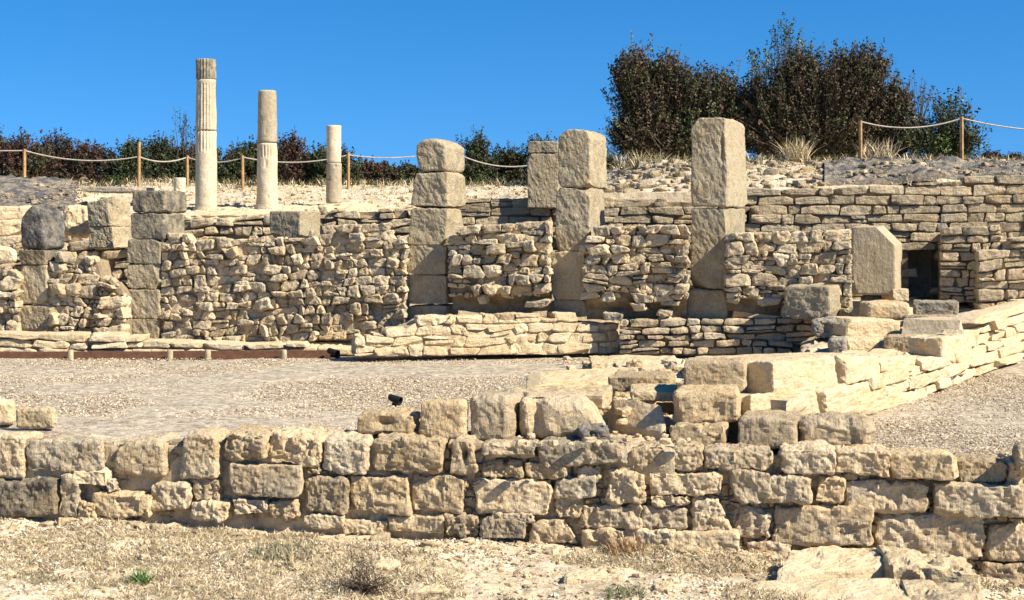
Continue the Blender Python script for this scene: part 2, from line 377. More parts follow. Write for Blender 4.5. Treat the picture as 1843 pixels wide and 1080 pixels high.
def build_ground():
    xs = np.concatenate([np.linspace(-900, -14, 14), np.arange(-13, 13.01, .06), np.linspace(14, 900, 14)])
    rows = []
    def row(yf, zf, near=1.): rows.append((yf(xs) if callable(yf) else np.full(len(xs), float(yf)), (zf(xs) if callable(zf) else np.full(len(xs), float(zf))), near))
    fl = lambda x: -.64-.012*(x+4.4)-.2*sst(x, 2.3, 3.7)
    for y in (-400, -60, -6): row(y, -1.2, 0)
    row(0, -.95, 0); row(5, -.85, 0)
    for k in range(70):
        k_ = k/69; row((lambda q: (lambda x: 8.5*(1-q)+(yfront(x)+.12)*q))(k_), (lambda q: (lambda x: fl(x)-.08*(1-q)))(k_), 1)
    row(lambda x: yfront(x)+.3, -.08, .2)
    row(16, -.08, 0); row(20.5, -.08, 0); row(20.9, lambda x: .15+.5*sst(x, 2.5, 5), .3); row(21.6, lambda x: .15+.55*sst(x, 2.5, 5), .3)
    wn = lambda x: .9*sst(x, 5.9, 6.05)*(1-sst(x, 6.75, 6.9))  # ground set back behind a niche added to darken the terrace wall
    row(lambda x: yback(x)+.15+wn(x), lambda x: .15+.55*sst(x, 2.5, 5), 0); row(lambda x: yback(x)+.32+wn(x), lambda x: ztop(x)-.06, .2)
    for k in range(1, 34):
        q = k/33
        row((lambda q: (lambda x: (yback(x)+.32+wn(x))*(1-q)+ycrest(x)*q))(q), (lambda q: (lambda x: ztop(x)-.06+(zcrest(x)-ztop(x)+.06)*(q**1.0)))(q), 1)
    row(36, lambda x: zcrest(x)+.02, .6); row(45, 2.7, 0); row(90, 2.2, 0); row(400, 1, 0); row(4000, -2, 0)
    Y = np.array([r[0] for r in rows]); Z = np.array([r[1] for r in rows]); X = np.tile(xs, (len(rows), 1)); nr = np.array([[r[2]] for r in rows])*np.ones_like(X)
    V = np.stack([X, Y, Z], -1).reshape(-1, 3)
    V[:, 2] += rel(V[:, 0], V[:, 1])*nr.ravel()
    ny, nx = X.shape
    I = np.arange(ny*nx).reshape(ny, nx)
    Q = np.stack([I[:-1, :-1], I[:-1, 1:], I[1:, 1:], I[1:, :-1]], -1).reshape(-1, 4)
    mb = MB(); mb.add(V, Fq=Q); o = mb.build('ground', M['earth'], origin=(0, 0, 0)); tag(o, kind='structure')
build_ground()
def gz(x, y):                 # front ground height
    q = (y-8.5)/(yfront(x)+.12-8.5)
    return -.64-.012*(x+4.4)-.2*sst(x, 2.3, 3.7)-.08*(1-q)+rel(x, y)
def bank_z(x, y):
    y0 = yback(x)+.32; q = np.clip((y-y0)/(ycrest(x)-y0), 0, 1.0); return ztop(x)-.06+(zcrest(x)-ztop(x)+.06)*(q**1.0)+rel(x, y)
# gravel court
xs = np.arange(-16, 16.01, .12); ys = np.linspace(0, 1, 80)
Xg, Tg = np.meshgrid(xs, ys); Yg = (yfront(Xg)+.3)*(1-Tg)+20.75*Tg
V = np.stack([Xg, Yg, 0*Xg], -1).reshape(-1, 3); V[:, 2] = fbm(V, .6, 5, 3)*.02+fbm(V, 4, 15, 2)*.006
I = np.arange(Xg.size).reshape(Xg.shape); Q = np.stack([I[:-1, :-1], I[:-1, 1:], I[1:, 1:], I[1:, :-1]], -1).reshape(-1, 4)
mb = MB(); mb.add(V, Fq=Q); tag(mb.build('gravel_court', M['gravel'], origin=(0, 0, 0)), kind='structure')

rs = np.random.default_rng(31); n = 110000
x = rs.uniform(-1, 1, n); y = yfront(0)-.6+rs.random(n)**1.0*9.6; x = x*y*.37; k = (y > yfront(x)+.45) & (y < 20.1); x, y = x[k], y[k]; n = len(x)
k = vn(np.stack([x, y*.5, 0*x], 1), 2.5, 3)+vn(np.stack([x, y, 0*x], 1), .7, 5)+rs.normal(size=n)*.6 > -.5; x, y = x[k], y[k]; n = len(x)
cg = np.array([(.48, .40, .28), (.36, .28, .19), (.2, .15, .1), (.62, .53, .39), (.38, .29, .19)])[rs.integers(0, 5, n)]*rs.uniform(.8, 1.15, (n, 1))
mb = MB(); octas(mb, np.stack([x, y, 0*x+.008], 1), .0085+.006*rs.random(n)**2, cg, rs)
tag(mb.build('gravel', M['leaf_matte']), 'loose tan gravel spread over the court', 'gravel', kind='stuff')

# ------------------------------------------------------------------ the low front wall
def tF(): return (random.uniform(.78, 1.12), random.uniform(0., 1.), random.choice([0, 0, 0, .2, .6]))
FR = '''-24 788 44 860;46 790 186 853;128 847 196 873 p;203 806 298 790 303 862 205 859;330 778 392 782 396 861 316 862;402 780 480 831;486 784 580 786 578 838 484 832;
582 788 664 853;667 786 800 853;815 790 852 792 862 858 802 857;868 798 965 826;868 829 942 861;944 832 1022 861;968 797 1136 839;1138 805 1203 849;1206 810 1268 851;1270 812 1390 848;
1404 808 1505 852;1505 811 1603 855;1602 814 1727 862;1726 827 1812 868;1814 830 1872 880;
-24 863 104 932 k;106 858 140 932 p;165 885 270 936;268 868 342 916;344 863 400 906;412 834 545 896;548 838 580 856;546 857 630 926;631 856 738 926;743 856 836 922;842 863 1000 928;
998 862 1072 898;1000 894 1050 932;1040 840 1080 868;1088 848 1165 908;1168 851 1300 894;1172 893 1242 912;1318 849 1388 903;1386 858 1461 907;1467 858 1522 910;1526 863 1672 926;1684 872 1872 930;
418 897 482 926;484 900 536 934;548 929 616 950;615 934 697 958;698 931 796 958;798 925 862 965;864 935 946 970;884 924 960 940;960 936 1020 932 1046 980 945 982;1045 952 1125 986;1042 908 1158 952;1153 913 1240 955;
1120 955 1212 990;1205 955 1332 998;1248 895 1298 896 1320 960 1243 960;1340 908 1388 925 1390 972 1308 972;1392 908 1568 980;1572 924 1770 1002;1774 944 1872 1012;1345 974 1425 1020;1770 1012 1872 1064;
140 905 170 938 p;343 906 412 935 p;190 862 205 886 p'''
fw = empty('low_wall', (0, yfront(0)+.2, -.7), 'long low wall of large coursed limestone blocks crossing the whole foreground', 'wall')
for it in FR.replace('\n', '').split(';'):
    p = it.split(); fl = p.pop() if p[-1] in 'pk' else ''; p = [float(v) for v in p]
    q = rect(*p) if len(p) == 4 else [(p[0], p[1]), (p[2], p[3]), (p[4], p[5]), (p[6], p[7])]
    q = jit(q, 3); pr = random.uniform(-.03, .05); wpx = q[1][0]-q[0][0]
    if q[0][1] > 903 and q[0][0] > 1235: pr = -.03
    P = (FP[0]-math.sin(FTH)*pr, FP[1]-math.cos(FTH)*pr)
    tw = random.uniform(.04, .18)*wpx/215
    H = hexa(q, P, FTH, .46 if q[0][1] < 835 else .32, tw=tw, back=.04)
    top = q[0][1] < 830
    if top:                                  # top surfaces run a little uphill to the court
        for i in (4, 5): H[i] = H[i]+np.array([0, 0, random.uniform(-.02, .03)])
    mb = MB(); dn = None
    if p[0] == 815: dn = [(face_pt(836, 818, P, FTH), (.018, .05), .10)]
    elif random.random() < .3: dn = [(face_pt(random.uniform(q[0][0], q[1][0]), random.uniform(q[0][1], q[3][1]), P, FTH), (.05, .03), .03)]
    tn = tF(); tn = (.62, .45, .8) if fl == 'k' else tn
    stone(mb, H, n=30 if wpx > 60 else 18, rad=random.uniform(.08, .2), amp=random.uniform(.025, .045), fine=random.uniform(.006, .011), tool=random.choice([0, .003, .006, .010]), tint=tn, dent=dn, ridge=random.uniform(0, .05), chips=7, chip=random.uniform(.14, .28), dome=random.uniform(0, .12) if top else 0)
    mb.build('stone', M['pale'] if fl == 'p' else M['front'], fw)
mb = MB()                                    # mortar and rubble heart showing in the joints
masonry(mb, -400, 800, [(-400, 788), (300, 788), (860, 790)], [(-400, 950), (400, 970), (800, 990)], FP, FTH, 60, 60, thick=.5, recess=.075, holes=2., cmi=0)
masonry(mb, 794, 2200, [(794, 794), (860, 794), (1200, 812), (1900, 840), (2200, 855)], [(794, 990), (1200, 1010), (1900, 1110), (2200, 1130)], FP, FTH, 60, 60, thick=.5, recess=.115, holes=2., cmi=0)
mb.build('core', M['mortar'], fw)
mb = MB()
masonry(mb, -30, 1870, [(-30, 800), (860, 805), (1200, 820), (1870, 850)], [(-30, 930), (400, 930), (540, 940), (1200, 985), (1870, 1050)], FP, FTH, 19, 22, thick=.2, prot=.015, holes=.1, n=5, core=False, tint=lambda: rt((.6, 1), (.2, .9), (0, .3)))
for v in mb.V: v[:, 1] += .08
mb.build('packing_stones', M['front'], fw)
st_ = random.getstate(); mb = MB()           # the wall goes on past both edges of the picture
for xa, xb, ta, tb, ba, bb in ((-400, -34, 784, 786, 925, 930), (1884, 2200, 838, 850, 1062, 1085)):
    masonry(mb, xa, xb, [(xa, ta), (xb, tb)], [(xa, ba), (xb, bb)], FP, FTH, 62, 105, thick=.5, prot=.03, holes=0, n=16, core=False, tint=tF, gap=1.5, rad=.15, amp=.05)
mb.build('wall_end_stones', M['front'], fw); random.setstate(st_)

# ------------------------------------------------------------------ blocks standing loose on the wall
def block(name, label, cat, x0, x1, x2, y0, y1, D, th, mat='front', n=24, rad=.1, amp=.03, tint=None, depth=None, dome=0, dtop=None, cut=None, parent=None, quad=None, fine=.006, dent=None, group=None, ridge=.0, lean=0, tw=0, chips=7, chip=.2, tool=0.):
    """front face x0..x1, right side face reaching x2 in the photo"""
    P = P_at((x0+x1)/2, D); q = quad or rect(x0, y0, x1, y1)
    if depth is None:
        c = face_pt(x1, (y0+y1)/2, P, th); k = (x2-CX)/F
        depth = (k*c[1]-c[0])/(math.sin(th)-k*math.cos(th))
    depth = min(depth, 1.35)
    H = hexa(q, P, th, depth, back=0., tw=tw)
    if dtop: 
        for i in (4, 5): H[i] = H[i]+np.array([0, 0, dtop])
    mb = MB(); stone(mb, H, n=n, rad=rad, amp=amp, fine=fine, tint=tint or (random.uniform(.85, 1.1), random.uniform(.2, .8), random.uniform(0, .3)), dome=dome, cut=cut, dent=dent, ridge=ridge, chips=chips, chip=chip, tool=tool)
    if parent is not None: return mb.build(name, M[mat], parent)
    return tag(mb.build(name, M[mat]), label, cat, group)
GB = 'loose blocks lying on the low front wall'
tF2 = lambda r, g, b: (r, g, b)
block('stone_block', 'knobbly brown block at the left end of the upper course of loose blocks', 'stone block', 640, 742, 0, 744, 785, 12.1, R(12), depth=.45, rad=.25, amp=.06, tint=(.85, 1., .1), group=GB, ridge=.04, dent=[(at(690, 760, 12.1), (.07, .04), .08)])
block('stone_block', 'golden squared block between the knobbly brown one and the chisel-marked one', 'stone block', 752, 836, 845, 722, 793, 12.05, R(14), tint=(1., .95, 0), rad=.16, group=GB)
block('stone_block', 'tall round-cornered block with deep diagonal chisel marks', 'stone block', 842, 922, 0, 712, 798, 12.0, R(14), depth=.5, tint=(.85, .35, .3), rad=.22, tool=.009, group=GB)
block('stone_block', 'big rounded block with a smooth pale right shoulder, above the dark grey boulder', 'stone block', 936, 1092, 0, 712, 796, 11.95, R(6), depth=.5, quad=[(930, 712), (1058, 720), (1092, 797), (930, 797)], tint=(.95, .5, .1), rad=.3, tool=.006, amp=.04, group=GB, dent=[(at(962, 755, 11.9), (.05, .3), .07)])
block('boulder', 'small dark grey boulder tucked in front of the pale sloping slab', 'boulder', 1040, 1096, 0, 764, 799, 11.75, R(5), depth=.22, mat='dark', tint=(.8, .0, .7), rad=.4, amp=.09, ridge=.05)
block('stone_block', 'white worn block at the left edge of the gravel court', 'stone block', -20, 24, 30, 722, 766, 13.2, R(-12), mat='pale', tint=(1.05, .3, 0), rad=.2)
block('stone_block', 'pale tan block beside the white one at the left edge of the gravel court', 'stone block', 27, 96, 104, 735, 772, 13.0, R(8), mat='pale', tint=(.85, .8, 0), rad=.18)
block('stone', 'small upright stone at the right end of the front wall top', 'stone', 1822, 1860, 1870, 795, 838, 11.5, R(14), mat='front', tint=(.8, .6, .3), rad=.3, amp=.07)

# ------------------------------------------------------------------ flat slabs of the paving between the two courts
def slab(name, label, cat, quad, z, thick, mat='pale', tint=(1, .5, 0), n=16, tilt=None, amp=.05, rad=.1, group=None, ridge=.02, parent=None):
    zz = z if isinstance(z, (list, tuple)) else [z]*4
    f = [flat_pt(x, y, zc) for (x, y), zc in zip(quad, zz)]   # TL TR BR BL on the top surface
    dn = np.array([0, 0, -thick])
    H = [f[3], f[2], f[2]+dn, f[3]+dn, f[0], f[1], f[1]+dn, f[0]+dn]
    mb = MB(); stone(mb, H, n=n, rad=rad, amp=amp, fine=.007, tint=tint, ridge=ridge)
    if parent is not None: return mb.build(name, M[mat], parent)
    return tag(mb.build(name, M[mat]), label, cat, group)
GS = 'flat slabs heaped between the two gravel courts'
slab('stone_slab', 'pointed pale slab farthest back in the heap, touching the far gravel edge', 'stone slab', [(1095, 636), (1215, 640), (1235, 665), (1120, 668)], .14, .14, tint=(1.05, .5, 0), group=GS)
slab('stone_slab', 'small tilted slab with a dark left edge beside the far base wall', 'stone slab', [(1060, 640), (1105, 640), (1125, 652), (1065, 654)], .12, .10, tint=(.95, .7, 0), group=GS)
slab('stone_slab', 'long thin pale slab overhanging a black gap at its left tip', 'stone slab', [(948, 668), (1100, 660), (1130, 684), (948, 690)], [.34, .32, .3, .36], .10, tint=(1.0, .8, 0), group=GS)
slab('stone_slab', 'narrow ochre slab lying just behind the chisel-marked block', 'stone slab', [(905, 702), (1000, 692), (1100, 700), (1085, 712)], [.42, .44, .44, .42], .12, tint=(.95, .9, .1), group=GS)
slab('stone_slab', 'wide white slab in the middle of the heap', 'stone slab', [(1060, 675), (1225, 668), (1235, 700), (1080, 700)], [.18, .2, .2, .2], .2, tint=(1.08, .2, 0), group=GS)
block('stone_block', 'brown split block half sunk in the white slabs', 'stone block', 1094, 1205, 0, 676, 706, 13.5, R(14), depth=.45, tint=(.8, .9, .2), rad=.2, group=GS)
block('stone_slab', 'flat tan slab right under the brown split block', 'stone slab', 1135, 1222, 0, 704, 724, 12.9, R(4), depth=.6, mat='pale', tint=(.92, .8, 0), rad=.2, group=GS)
block('stone_slab', 'grey-tan slab wedged behind the big rounded block', 'stone slab', 1004, 1088, 0, 706, 738, 12.5, R(12), depth=.5, mat='pale', tint=(.82, .7, .1), rad=.12, group=GS)
slab('stone_slab', 'smooth pale grey slab tipped steeply towards the front wall', 'stone slab', [(1090, 712), (1205, 728), (1195, 782), (1098, 762)], [.34, .33, .12, .12], .25, tint=(.9, .3, 0), n=20, group=GS, ridge=.01)
slab('mortar_bed', 'pale crumbly mortar filling the top of the front wall below the tipped slab', 'mortar', [(1010, 740), (1210, 745), (1215, 812), (990, 806)], [.06, .1, .06, .04], .3, mat='mortar', n=24, tint=(1, .5, 0), amp=.03)
# low rubble bed under the heap
mb = MB(); stone(mb, [flat_pt(850, 792, .0), flat_pt(1240, 805, .0), flat_pt(1240, 805, .0)-[0, 0, .3], flat_pt(850, 792, .0)-[0, 0, .3],
   flat_pt(1100, 648, .06), flat_pt(1300, 648, .06), flat_pt(1300, 648, .0)-[0, 0, .3], flat_pt(1100, 648, .0)-[0, 0, .3]], n=40, rad=.3, amp=.02, fine=.03)
tag(mb.build('rubble_bed', M['earth']), 'low bed of pale earth and rubble under the heaped slabs', 'rubble')
mb = MB()
for i in range(150):
    px = random.uniform(940, 1240); py = random.uniform(645, 800)
    if px < 1010-(py-640)*.6 and py < 730: continue
    p = flat_pt(px, py, random.uniform(.06, .16)); s = random.uniform(.02, .06); a = random.uniform(0, 3)
    u = np.array([math.cos(a), math.sin(a), 0])*s; v = np.array([-math.sin(a), math.cos(a), 0])*s*.7; z = np.array([0, 0, s*.5])
    stone(mb, [p-u-v+z, p+u-v+z, p+u-v-z, p-u-v-z, p-u+v+z, p+u+v+z, p+u+v-z, p-u+v-z], n=4, rad=.3, amp=.14, tint=rt())
for i in range(80):
    px = random.uniform(985, 1232); py = random.uniform(650, 742)
    if py < 705 and px < 1080: continue
    p = flat_pt(px, py, random.uniform(.12, .24)); s = random.uniform(.04, .09); a = random.uniform(0, 3)
    u = np.array([math.cos(a), math.sin(a), 0])*s; v = np.array([-math.sin(a), math.cos(a), 0])*s*.8; z = np.array([0, 0, s*.55])
    stone(mb, [p-u-v+z, p+u-v+z, p+u-v-z, p-u-v-z, p-u+v+z, p+u+v+z, p+u+v-z, p-u+v-z], n=8, rad=.15, amp=.1, tint=rt((.75, 1.05), (.2, 1), (0, .2)), chip=.4)
tag(mb.build('rubble', M['pale']), 'small pale chips strewn between the heaped slabs', 'rubble', kind='stuff')

# ------------------------------------------------------------------ cross wall running back to the right
A0 = np.array([3.62, 14.3]); A1 = np.array([6.98, 19.7]); XTH = math.atan2(A1[0]-A0[0], A1[1]-A0[1])
SN = -(math.pi/2-XTH)                  # theta of its right-hand face
xw = empty('cross_wall', (2.6, 13.4, -.05), 'bright stone wall running back from the front wall to the right edge of the picture', 'wall')
XW = '''1488 700 1600 680 1604 744 1492 752;1528 640 1582 640 1586 676 1530 692;
1583 642 1660 642 1650 668 1588 670;1592 672 1640 676 1640 706 1600 728;1640 678 1692 672 1690 690 1642 704;1660 643 1738 640 1735 660 1662 668;1692 664 1740 660 1742 672 1694 688;
1697 604 1722 604 1722 650 1700 652;1722 602 1752 602 1750 655 1722 650;
1530 694 1588 678 1590 690 1535 700;1600 706 1650 706 1640 722 1604 730'''
for it in XW.replace('\n', '').split(';'):
    p = [float(v) for v in it.split()]; q = jit([(p[0], p[1]), (p[2], p[3]), (p[4], p[5]), (p[6], p[7])], 2)
    pr = random.uniform(-.03, .05); P = (A0[0]+math.cos(XTH)*pr, A0[1]-math.sin(XTH)*pr)
    H = hexa(q, P, SN, .4, back=.03); mb = MB()
    stone(mb, H, n=14, rad=random.uniform(.1, .2), amp=.05, tint=(random.uniform(.95, 1.08), random.uniform(.1, .6), random.choice([0, 0, .2])), ridge=.02)
    mb.build('stone', M['pale'], xw)
mb = MB(); masonry(mb, 1430, 1900, [(1430, 715), (1500, 690), (1583, 660), (1740, 640), (1745, 570), (1900, 552)], [(1430, 800), (1583, 755), (1900, 640)], A0, SN, 30, 30, thick=.8, recess=.09, holes=2, cmi=0)
mb.build('core', M['mortar'], xw)
mb = MB(); masonry(mb, 1570, 1870, [(1570, 690), (1690, 660), (1736, 640), (1738, 578), (1870, 548)], [(1570, 750), (1870, 638)], A0, SN, 25, 36, thick=.4, holes=.02, core=False, n=10, split=.1, wav=.12, slant=.3, rad=.12, amp=.06, prot=.04, topref=[(1580, 585), (1843, 530)], tint=lambda: (random.uniform(.9, 1.05), random.uniform(0, .6), 0), gap=.6)
mb.build('packing_stones', M['pale'], xw)
# blocks at its front end
block('stone_block', 'long yellow-brown block, middle of the three stacked at the head of the cross wall', 'stone block', 1212, 1332, 1345, 706, 764, 12.15, R(10), depth=.6, tint=(.95, 1., .05), rad=.14, amp=.05, ridge=.03)
block('stone_block', 'cracked brown block at the foot of the stack at the head of the cross wall', 'stone block', 1204, 1308, 0, 764, 809, 12.0, R(12), depth=.5, tint=(.85, .9, .2), rad=.15, amp=.06, ridge=.05)
block('stone_block', 'grey-brown squared block with a flat sunny top, right of the dark gap', 'stone block', 1328, 1432, 1440, 753, 810, 11.85, R(16), tint=(.8, .7, .3), depth=.6, rad=.13)
block('boulder', 'long rounded boulder at the right end of the upper course, next to the gravel', 'boulder', 1437, 1578, 0, 754, 810, 11.8, R(8), depth=.5, tint=(.9, .6, .4), rad=.42, amp=.05, ridge=.04)
block('stone_block', 'squared brown block on top of the stack, left of the black square gap', 'stone block', 1230, 1342, 1348, 652, 706, 12.7, R(12), depth=.5, tint=(.85, .8, .1), rad=.1)
block('stone_block', 'large pale block whose left face is a black shaded square', 'stone block', 1338, 1391, 1528, 650, 704, 12.9, R(47), mat='pale', tint=(1.0, .45, .05), rad=.06, quad=[(1340, 652), (1392, 650), (1394, 716), (1345, 712)], depth=1.0, chip=.12)
block('stone_block', 'pale yellow block between the block with the black face and the long boulder', 'stone block', 1334, 1350, 0, 712, 765, 12.4, R(50), quad=[(1334, 714), (1352, 710), (1352, 768), (1334, 766)], depth=.92, mat='pale', tint=(1.0, .6, 0), rad=.1)
slab('stone_slab', 'long flat top slab behind the stacked blocks, with a faint grey stain', 'stone slab', [(1250, 640), (1540, 632), (1560, 642), (1240, 652)], [.34, .4, .4, .36], .3, tint=(1.0, .4, .2), n=18)

# steps of blocks climbing to the stele
GT = 'blocks stepping up to the upright slab'
B = lambda lab, *a, **k: block('stone_block', lab, 'stone block', *a, group=GT, **k)
B('chisel-pocked block with a sunlit end, under the rubble right of the tallest pillar', 1411, 1494, 1560, 515, 574, 19.3, R(26), mat='pillar', tint=(.85, .6, .2), rad=.07, amp=.03)
B('low ochre boulder-like block at the foot of the upright slab', 1560, 1640, 0, 545, 578, 19.0, R(2), depth=.6, mat='pale', tint=(.9, .9, 0), rad=.3, amp=.06)
B('weathered grey block lowest at the left of the steps, with a black hollow', 1462, 1520, 0, 574, 608, 18.7, R(12), depth=.5, mat='dark', tint=(1.1, .4, .6), rad=.25, amp=.08, ridge=.08)
B('broad sunlit cream block in the middle step', 1521, 1622, 0, 575, 610, 18.5, R(-16), depth=.6, mat='pale', tint=(1., .6, 0), rad=.16)
B('dark slab-like block right of the middle step, under the recess cut to look black', 1628, 1722, 1735, 569, 602, 18.6, R(16), depth=.6, mat='front', tint=(.7, .4, .4), rad=.1)
B('flat dark brown block lying directly below the recess cut to look black', 1645, 1725, 0, 543, 570, 19.4, R(14), depth=.5, mat='dark', tint=(.9, .8, .2), rad=.12)
B('long block with a brown triangular shadowed face, lowest at the right of the steps', 1590, 1698, 1722, 605, 646, 17.2, R(18), depth=.8, mat='front', tint=(.85, .9, .1), rad=.06, dtop=.03)
B('small cream block under the broad cream one', 1520, 1588, 0, 610, 640, 17.4, R(-10), depth=.5, mat='pale', tint=(.95, .7, 0), rad=.18)
B('small dark cube beside the cream blocks at the foot of the steps', 1490, 1522, 0, 610, 640, 17.2, R(18), depth=.4, mat='dark', tint=(1., .5, .5), rad=.2)
slab('stone_slab', 'flat pale slab topping the lowest step next to the far gravel edge', 'stone slab', [(1440, 634), (1640, 628), (1660, 642), (1400, 648)], [.33, .33, .33, .33], .3, tint=(1, .5, 0))
mb = MB(); stone(mb, [at(1440, 650, 16.5), at(1700, 640, 17), at(1700, 700, 17), at(1440, 700, 16.5), at(1450, 590, 20.6), at(1860, 545, 20.6), at(1860, 640, 20.6), at(1450, 640, 20.6)], n=24, rad=.1, amp=.01, fine=.03)
tag(mb.build('rubble_bed', M['mortar']), 'sloping bed of mortar and earth under the stepping blocks', 'rubble')
# ------------------------------------------------------------------ pillars
def pillar(label, D, th, blocks, mat='pillar', lich=0, group='square pillars of the colonnade'):
    b0 = blocks[-1]; p = at((b0[0]+b0[1])/2, b0[4], D)
    e = empty('stone_pillar', tuple(p), label, 'pillar', group)
    for b in blocks:
        x0, x1, x2, y0, y1 = b[:5]; kw = dict(b[5]) if len(b) > 5 else {}
        m_ = kw.pop('mat', mat); kw.setdefault('rad', .05); kw.setdefault('amp', .018); kw.setdefault('tint', (random.uniform(.82, 1.05), random.uniform(.1, .8), random.uniform(0, .45)))
        block('block', None, None, x0, x1, x2, y0+.5, y1-.5, D, th, mat=m_, parent=e, n=54, fine=.004, chip=.17, **({'tool': .0055} if 'tool' not in kw else {}), **kw)
    return e
pillar('leftmost pillar, with a blackened dome-shaped top stone', 21.2, R(19), [
    (33, 81, 122, 369, 450, dict(dome=.6, rad=.18, tint=(.62, .1, 1.), amp=.03, mat='dark')), (33, 81, 0, 450, 477, dict(depth=.5, tint=(.62, .5, .7))), (34, 84, 0, 477, 548, dict(depth=.5)),
    (24, 92, 103, 549, 596, dict(rad=.1, amp=.04, tint=(.9, .8, .2)))])
pillar('second pillar from the left, five plain blocks with a grey lichened cap stone', 21.2, R(15), [
    (237, 296, 336, 343, 383, dict(tint=(.66, .2, .9), rad=.08, amp=.03)), (235, 296, 330, 384, 431, dict(tint=(.7, .1, .85), rad=.07, amp=.03)), (229, 288, 0, 431, 475, dict(depth=.5, tint=(.75, .3, .5))),
    (226, 286, 0, 475, 521, dict(depth=.5, tint=(.85, .5, .2))), (224, 286, 0, 521, 574, dict(depth=.5)), (222, 285, 0, 574, 612, dict(depth=.5))])
pillar('third pillar from the left, topped by a separate round-shouldered block', 20.9, R(19), [
    (748, 803, 838, 249, 309, dict(dome=.22, rad=.1, amp=.02, tint=(.9, .5, .3))), (738, 804, 836, 310, 374, dict(quad=[(743, 312), (806, 309), (804, 374), (738, 374)], amp=.02)),
    (735, 803, 835, 374, 441, dict(quad=[(738, 375), (805, 375), (802, 441), (733, 441)], amp=.02)), (732, 802, 0, 441, 495, dict(depth=.5)), (730, 803, 0, 495, 550, dict(depth=.5)), (727, 803, 0, 550, 584, dict(depth=.5, amp=.03))])
pillar('fourth pillar from the left, pale and tall, with a lower pillar behind it', 20.6, R(19), [
    (1004, 1062, 1092, 232, 338, dict(dome=.05, rad=.06)), (1000, 1061, 1089, 338, 452, dict(quad=[(1001, 338), (1062, 338), (1060, 452), (997, 452)])),
    (992, 1055, 0, 452, 541, dict(depth=.5)), (984, 1060, 0, 540, 570, dict(depth=.45, rad=.14, amp=.05))])
pillar('tallest pillar, its big leaning top block split by a diagonal crack', 20.2, R(20), [
    (1244, 1306, 1341, 211, 372, dict(quad=[(1244, 213), (1306, 211), (1312, 373), (1243, 370)], dent=[(at(1302, 268, 20.2), (.02, .16), .05)])),
    (1243, 1308, 1344, 374, 521, dict(quad=[(1243, 375), (1308, 374), (1308, 520), (1243, 520)], tint=(.85, .5, .3))), (1228, 1308, 0, 521, 580, dict(depth=.5, rad=.1, amp=.04, tint=(.82, .6, .3)))])
pillar('low rear pillar half hidden behind the pale fourth pillar', 22.9, R(8), [
    (948, 1004, 0, 254, 276, dict(depth=.5, tint=(.72, .4, .6), rad=.1, amp=.03)), (948, 1006, 0, 276, 376, dict(depth=.5, tint=(.85, .4, .3), amp=.02))])
pillar('short two-block stump between the two left pillars, under a flat slab', 22.4, R(20), [
    (156, 202, 236, 352, 407, dict(quad=[(156, 366), (202, 352), (202, 408), (156, 408)], tint=(.95, .6, .2), dtop=-.05)), (160, 202, 234, 408, 447, dict(rad=.06, tint=(1., .5, .1)))])
block('stone_slab', 'flat thin slab lying across the bank behind the two-block stump', 'stone slab', 146, 240, 0, 336, 345, 25.0, R(4), mat='dark', tint=(1.2, .6, .2), depth=1.2, rad=.2, amp=.05, n=18)
block('stone_block', 'smooth squared block lying on the top of the wide rubble wall', 'stone block', 485, 540, 576, 380, 429, 21.9, R(24), mat='pillar', tint=(.78, .3, .1), rad=.04, amp=.01, fine=.004)
# upright slab with one cut corner
def cutc(W, u, v, t):
    lim = at(1540, 412, 20.6)[2]; px = CX+W[:, 0]/W[:, 1]*F
    # top edge falls towards the right shoulder
    zl = lim+.02+.03*t[:, 0]-np.clip(u[:, 0]-.56, 0, 1)*.62
    W = W.copy(); W[:, 2] = np.minimum(W[:, 2], zl); return W
block('stele', 'upright smooth-faced stone slab with one slanting upper corner, beside the recess cut to look black', 'standing stone', 1532, 1612, 1632, 402, 531, 20.4, R(19), mat='pillar', tint=(.95, .25, .1), rad=.05, amp=.006, cut=cutc, n=34, chips=2, chip=.08, fine=.002)
block('stone_block', 'white low block at the right foot of the upright slab', 'stone block', 1607, 1636, 0, 520, 541, 20.3, R(-10), depth=.4, mat='pale', rad=.1)

# ------------------------------------------------------------------ rubble walls between the pillars
def tR(): return (random.uniform(.78, 1.1), random.uniform(.05, .75), random.choice([0, 0, 0, .3, .5]))
def wall(name, label, *a, mat='far', cmat='core', fill=False, **k):
    mb = MB(); masonry(mb, *a, **k)
    if fill:                                # small packing stones in the joints
        a2 = list(a); th = a[5]; a2[4] = (a[4][0]+math.sin(th)*.055, a[4][1]+math.cos(th)*.055); a2[6] = 9; a2[7] = 12
        k2 = dict(k, n=4, prot=.02, core=False, holes=.15, depth=.12, split=0, left_rag=0, mask=(lambda x, y: y < 536) if k.get('foot') else None, tw=.03)
        masonry(mb, *a2, **k2)
    return tag(mb.build(name, [M[mat], M[cmat]]), label, 'wall')
WR = dict(n=9, rad=.16, amp=.08, slant=.6, wav=.3, fine=.009, gap=.8, tint=tR, tw=.08, fill=True)
wall('rubble_wall', 'fragment of rubble wall cut by the left picture edge, left of the domed pillar', -300, 34, [(-300, 470), (34, 490)], [(-300, 600), (34, 602)], P_at(0, 21.2), R(8), 22, 26, prot=.06, holes=.08, **WR)
wall('rubble_wall', 'ragged collapsing rubble wall between the two left pillars', 84, 224, [(84, 485), (105, 462), (150, 460), (175, 468), (180, 500), (205, 505), (222, 530)], [(84, 606), (224, 606)], P_at(150, 21.05), R(10), 19, 22, prot=.09, holes=.08, left_rag=14,
     mask=lambda x, y: not (150 < x < 205 and 505 < y < 545 and random.random() < .7), **WR)
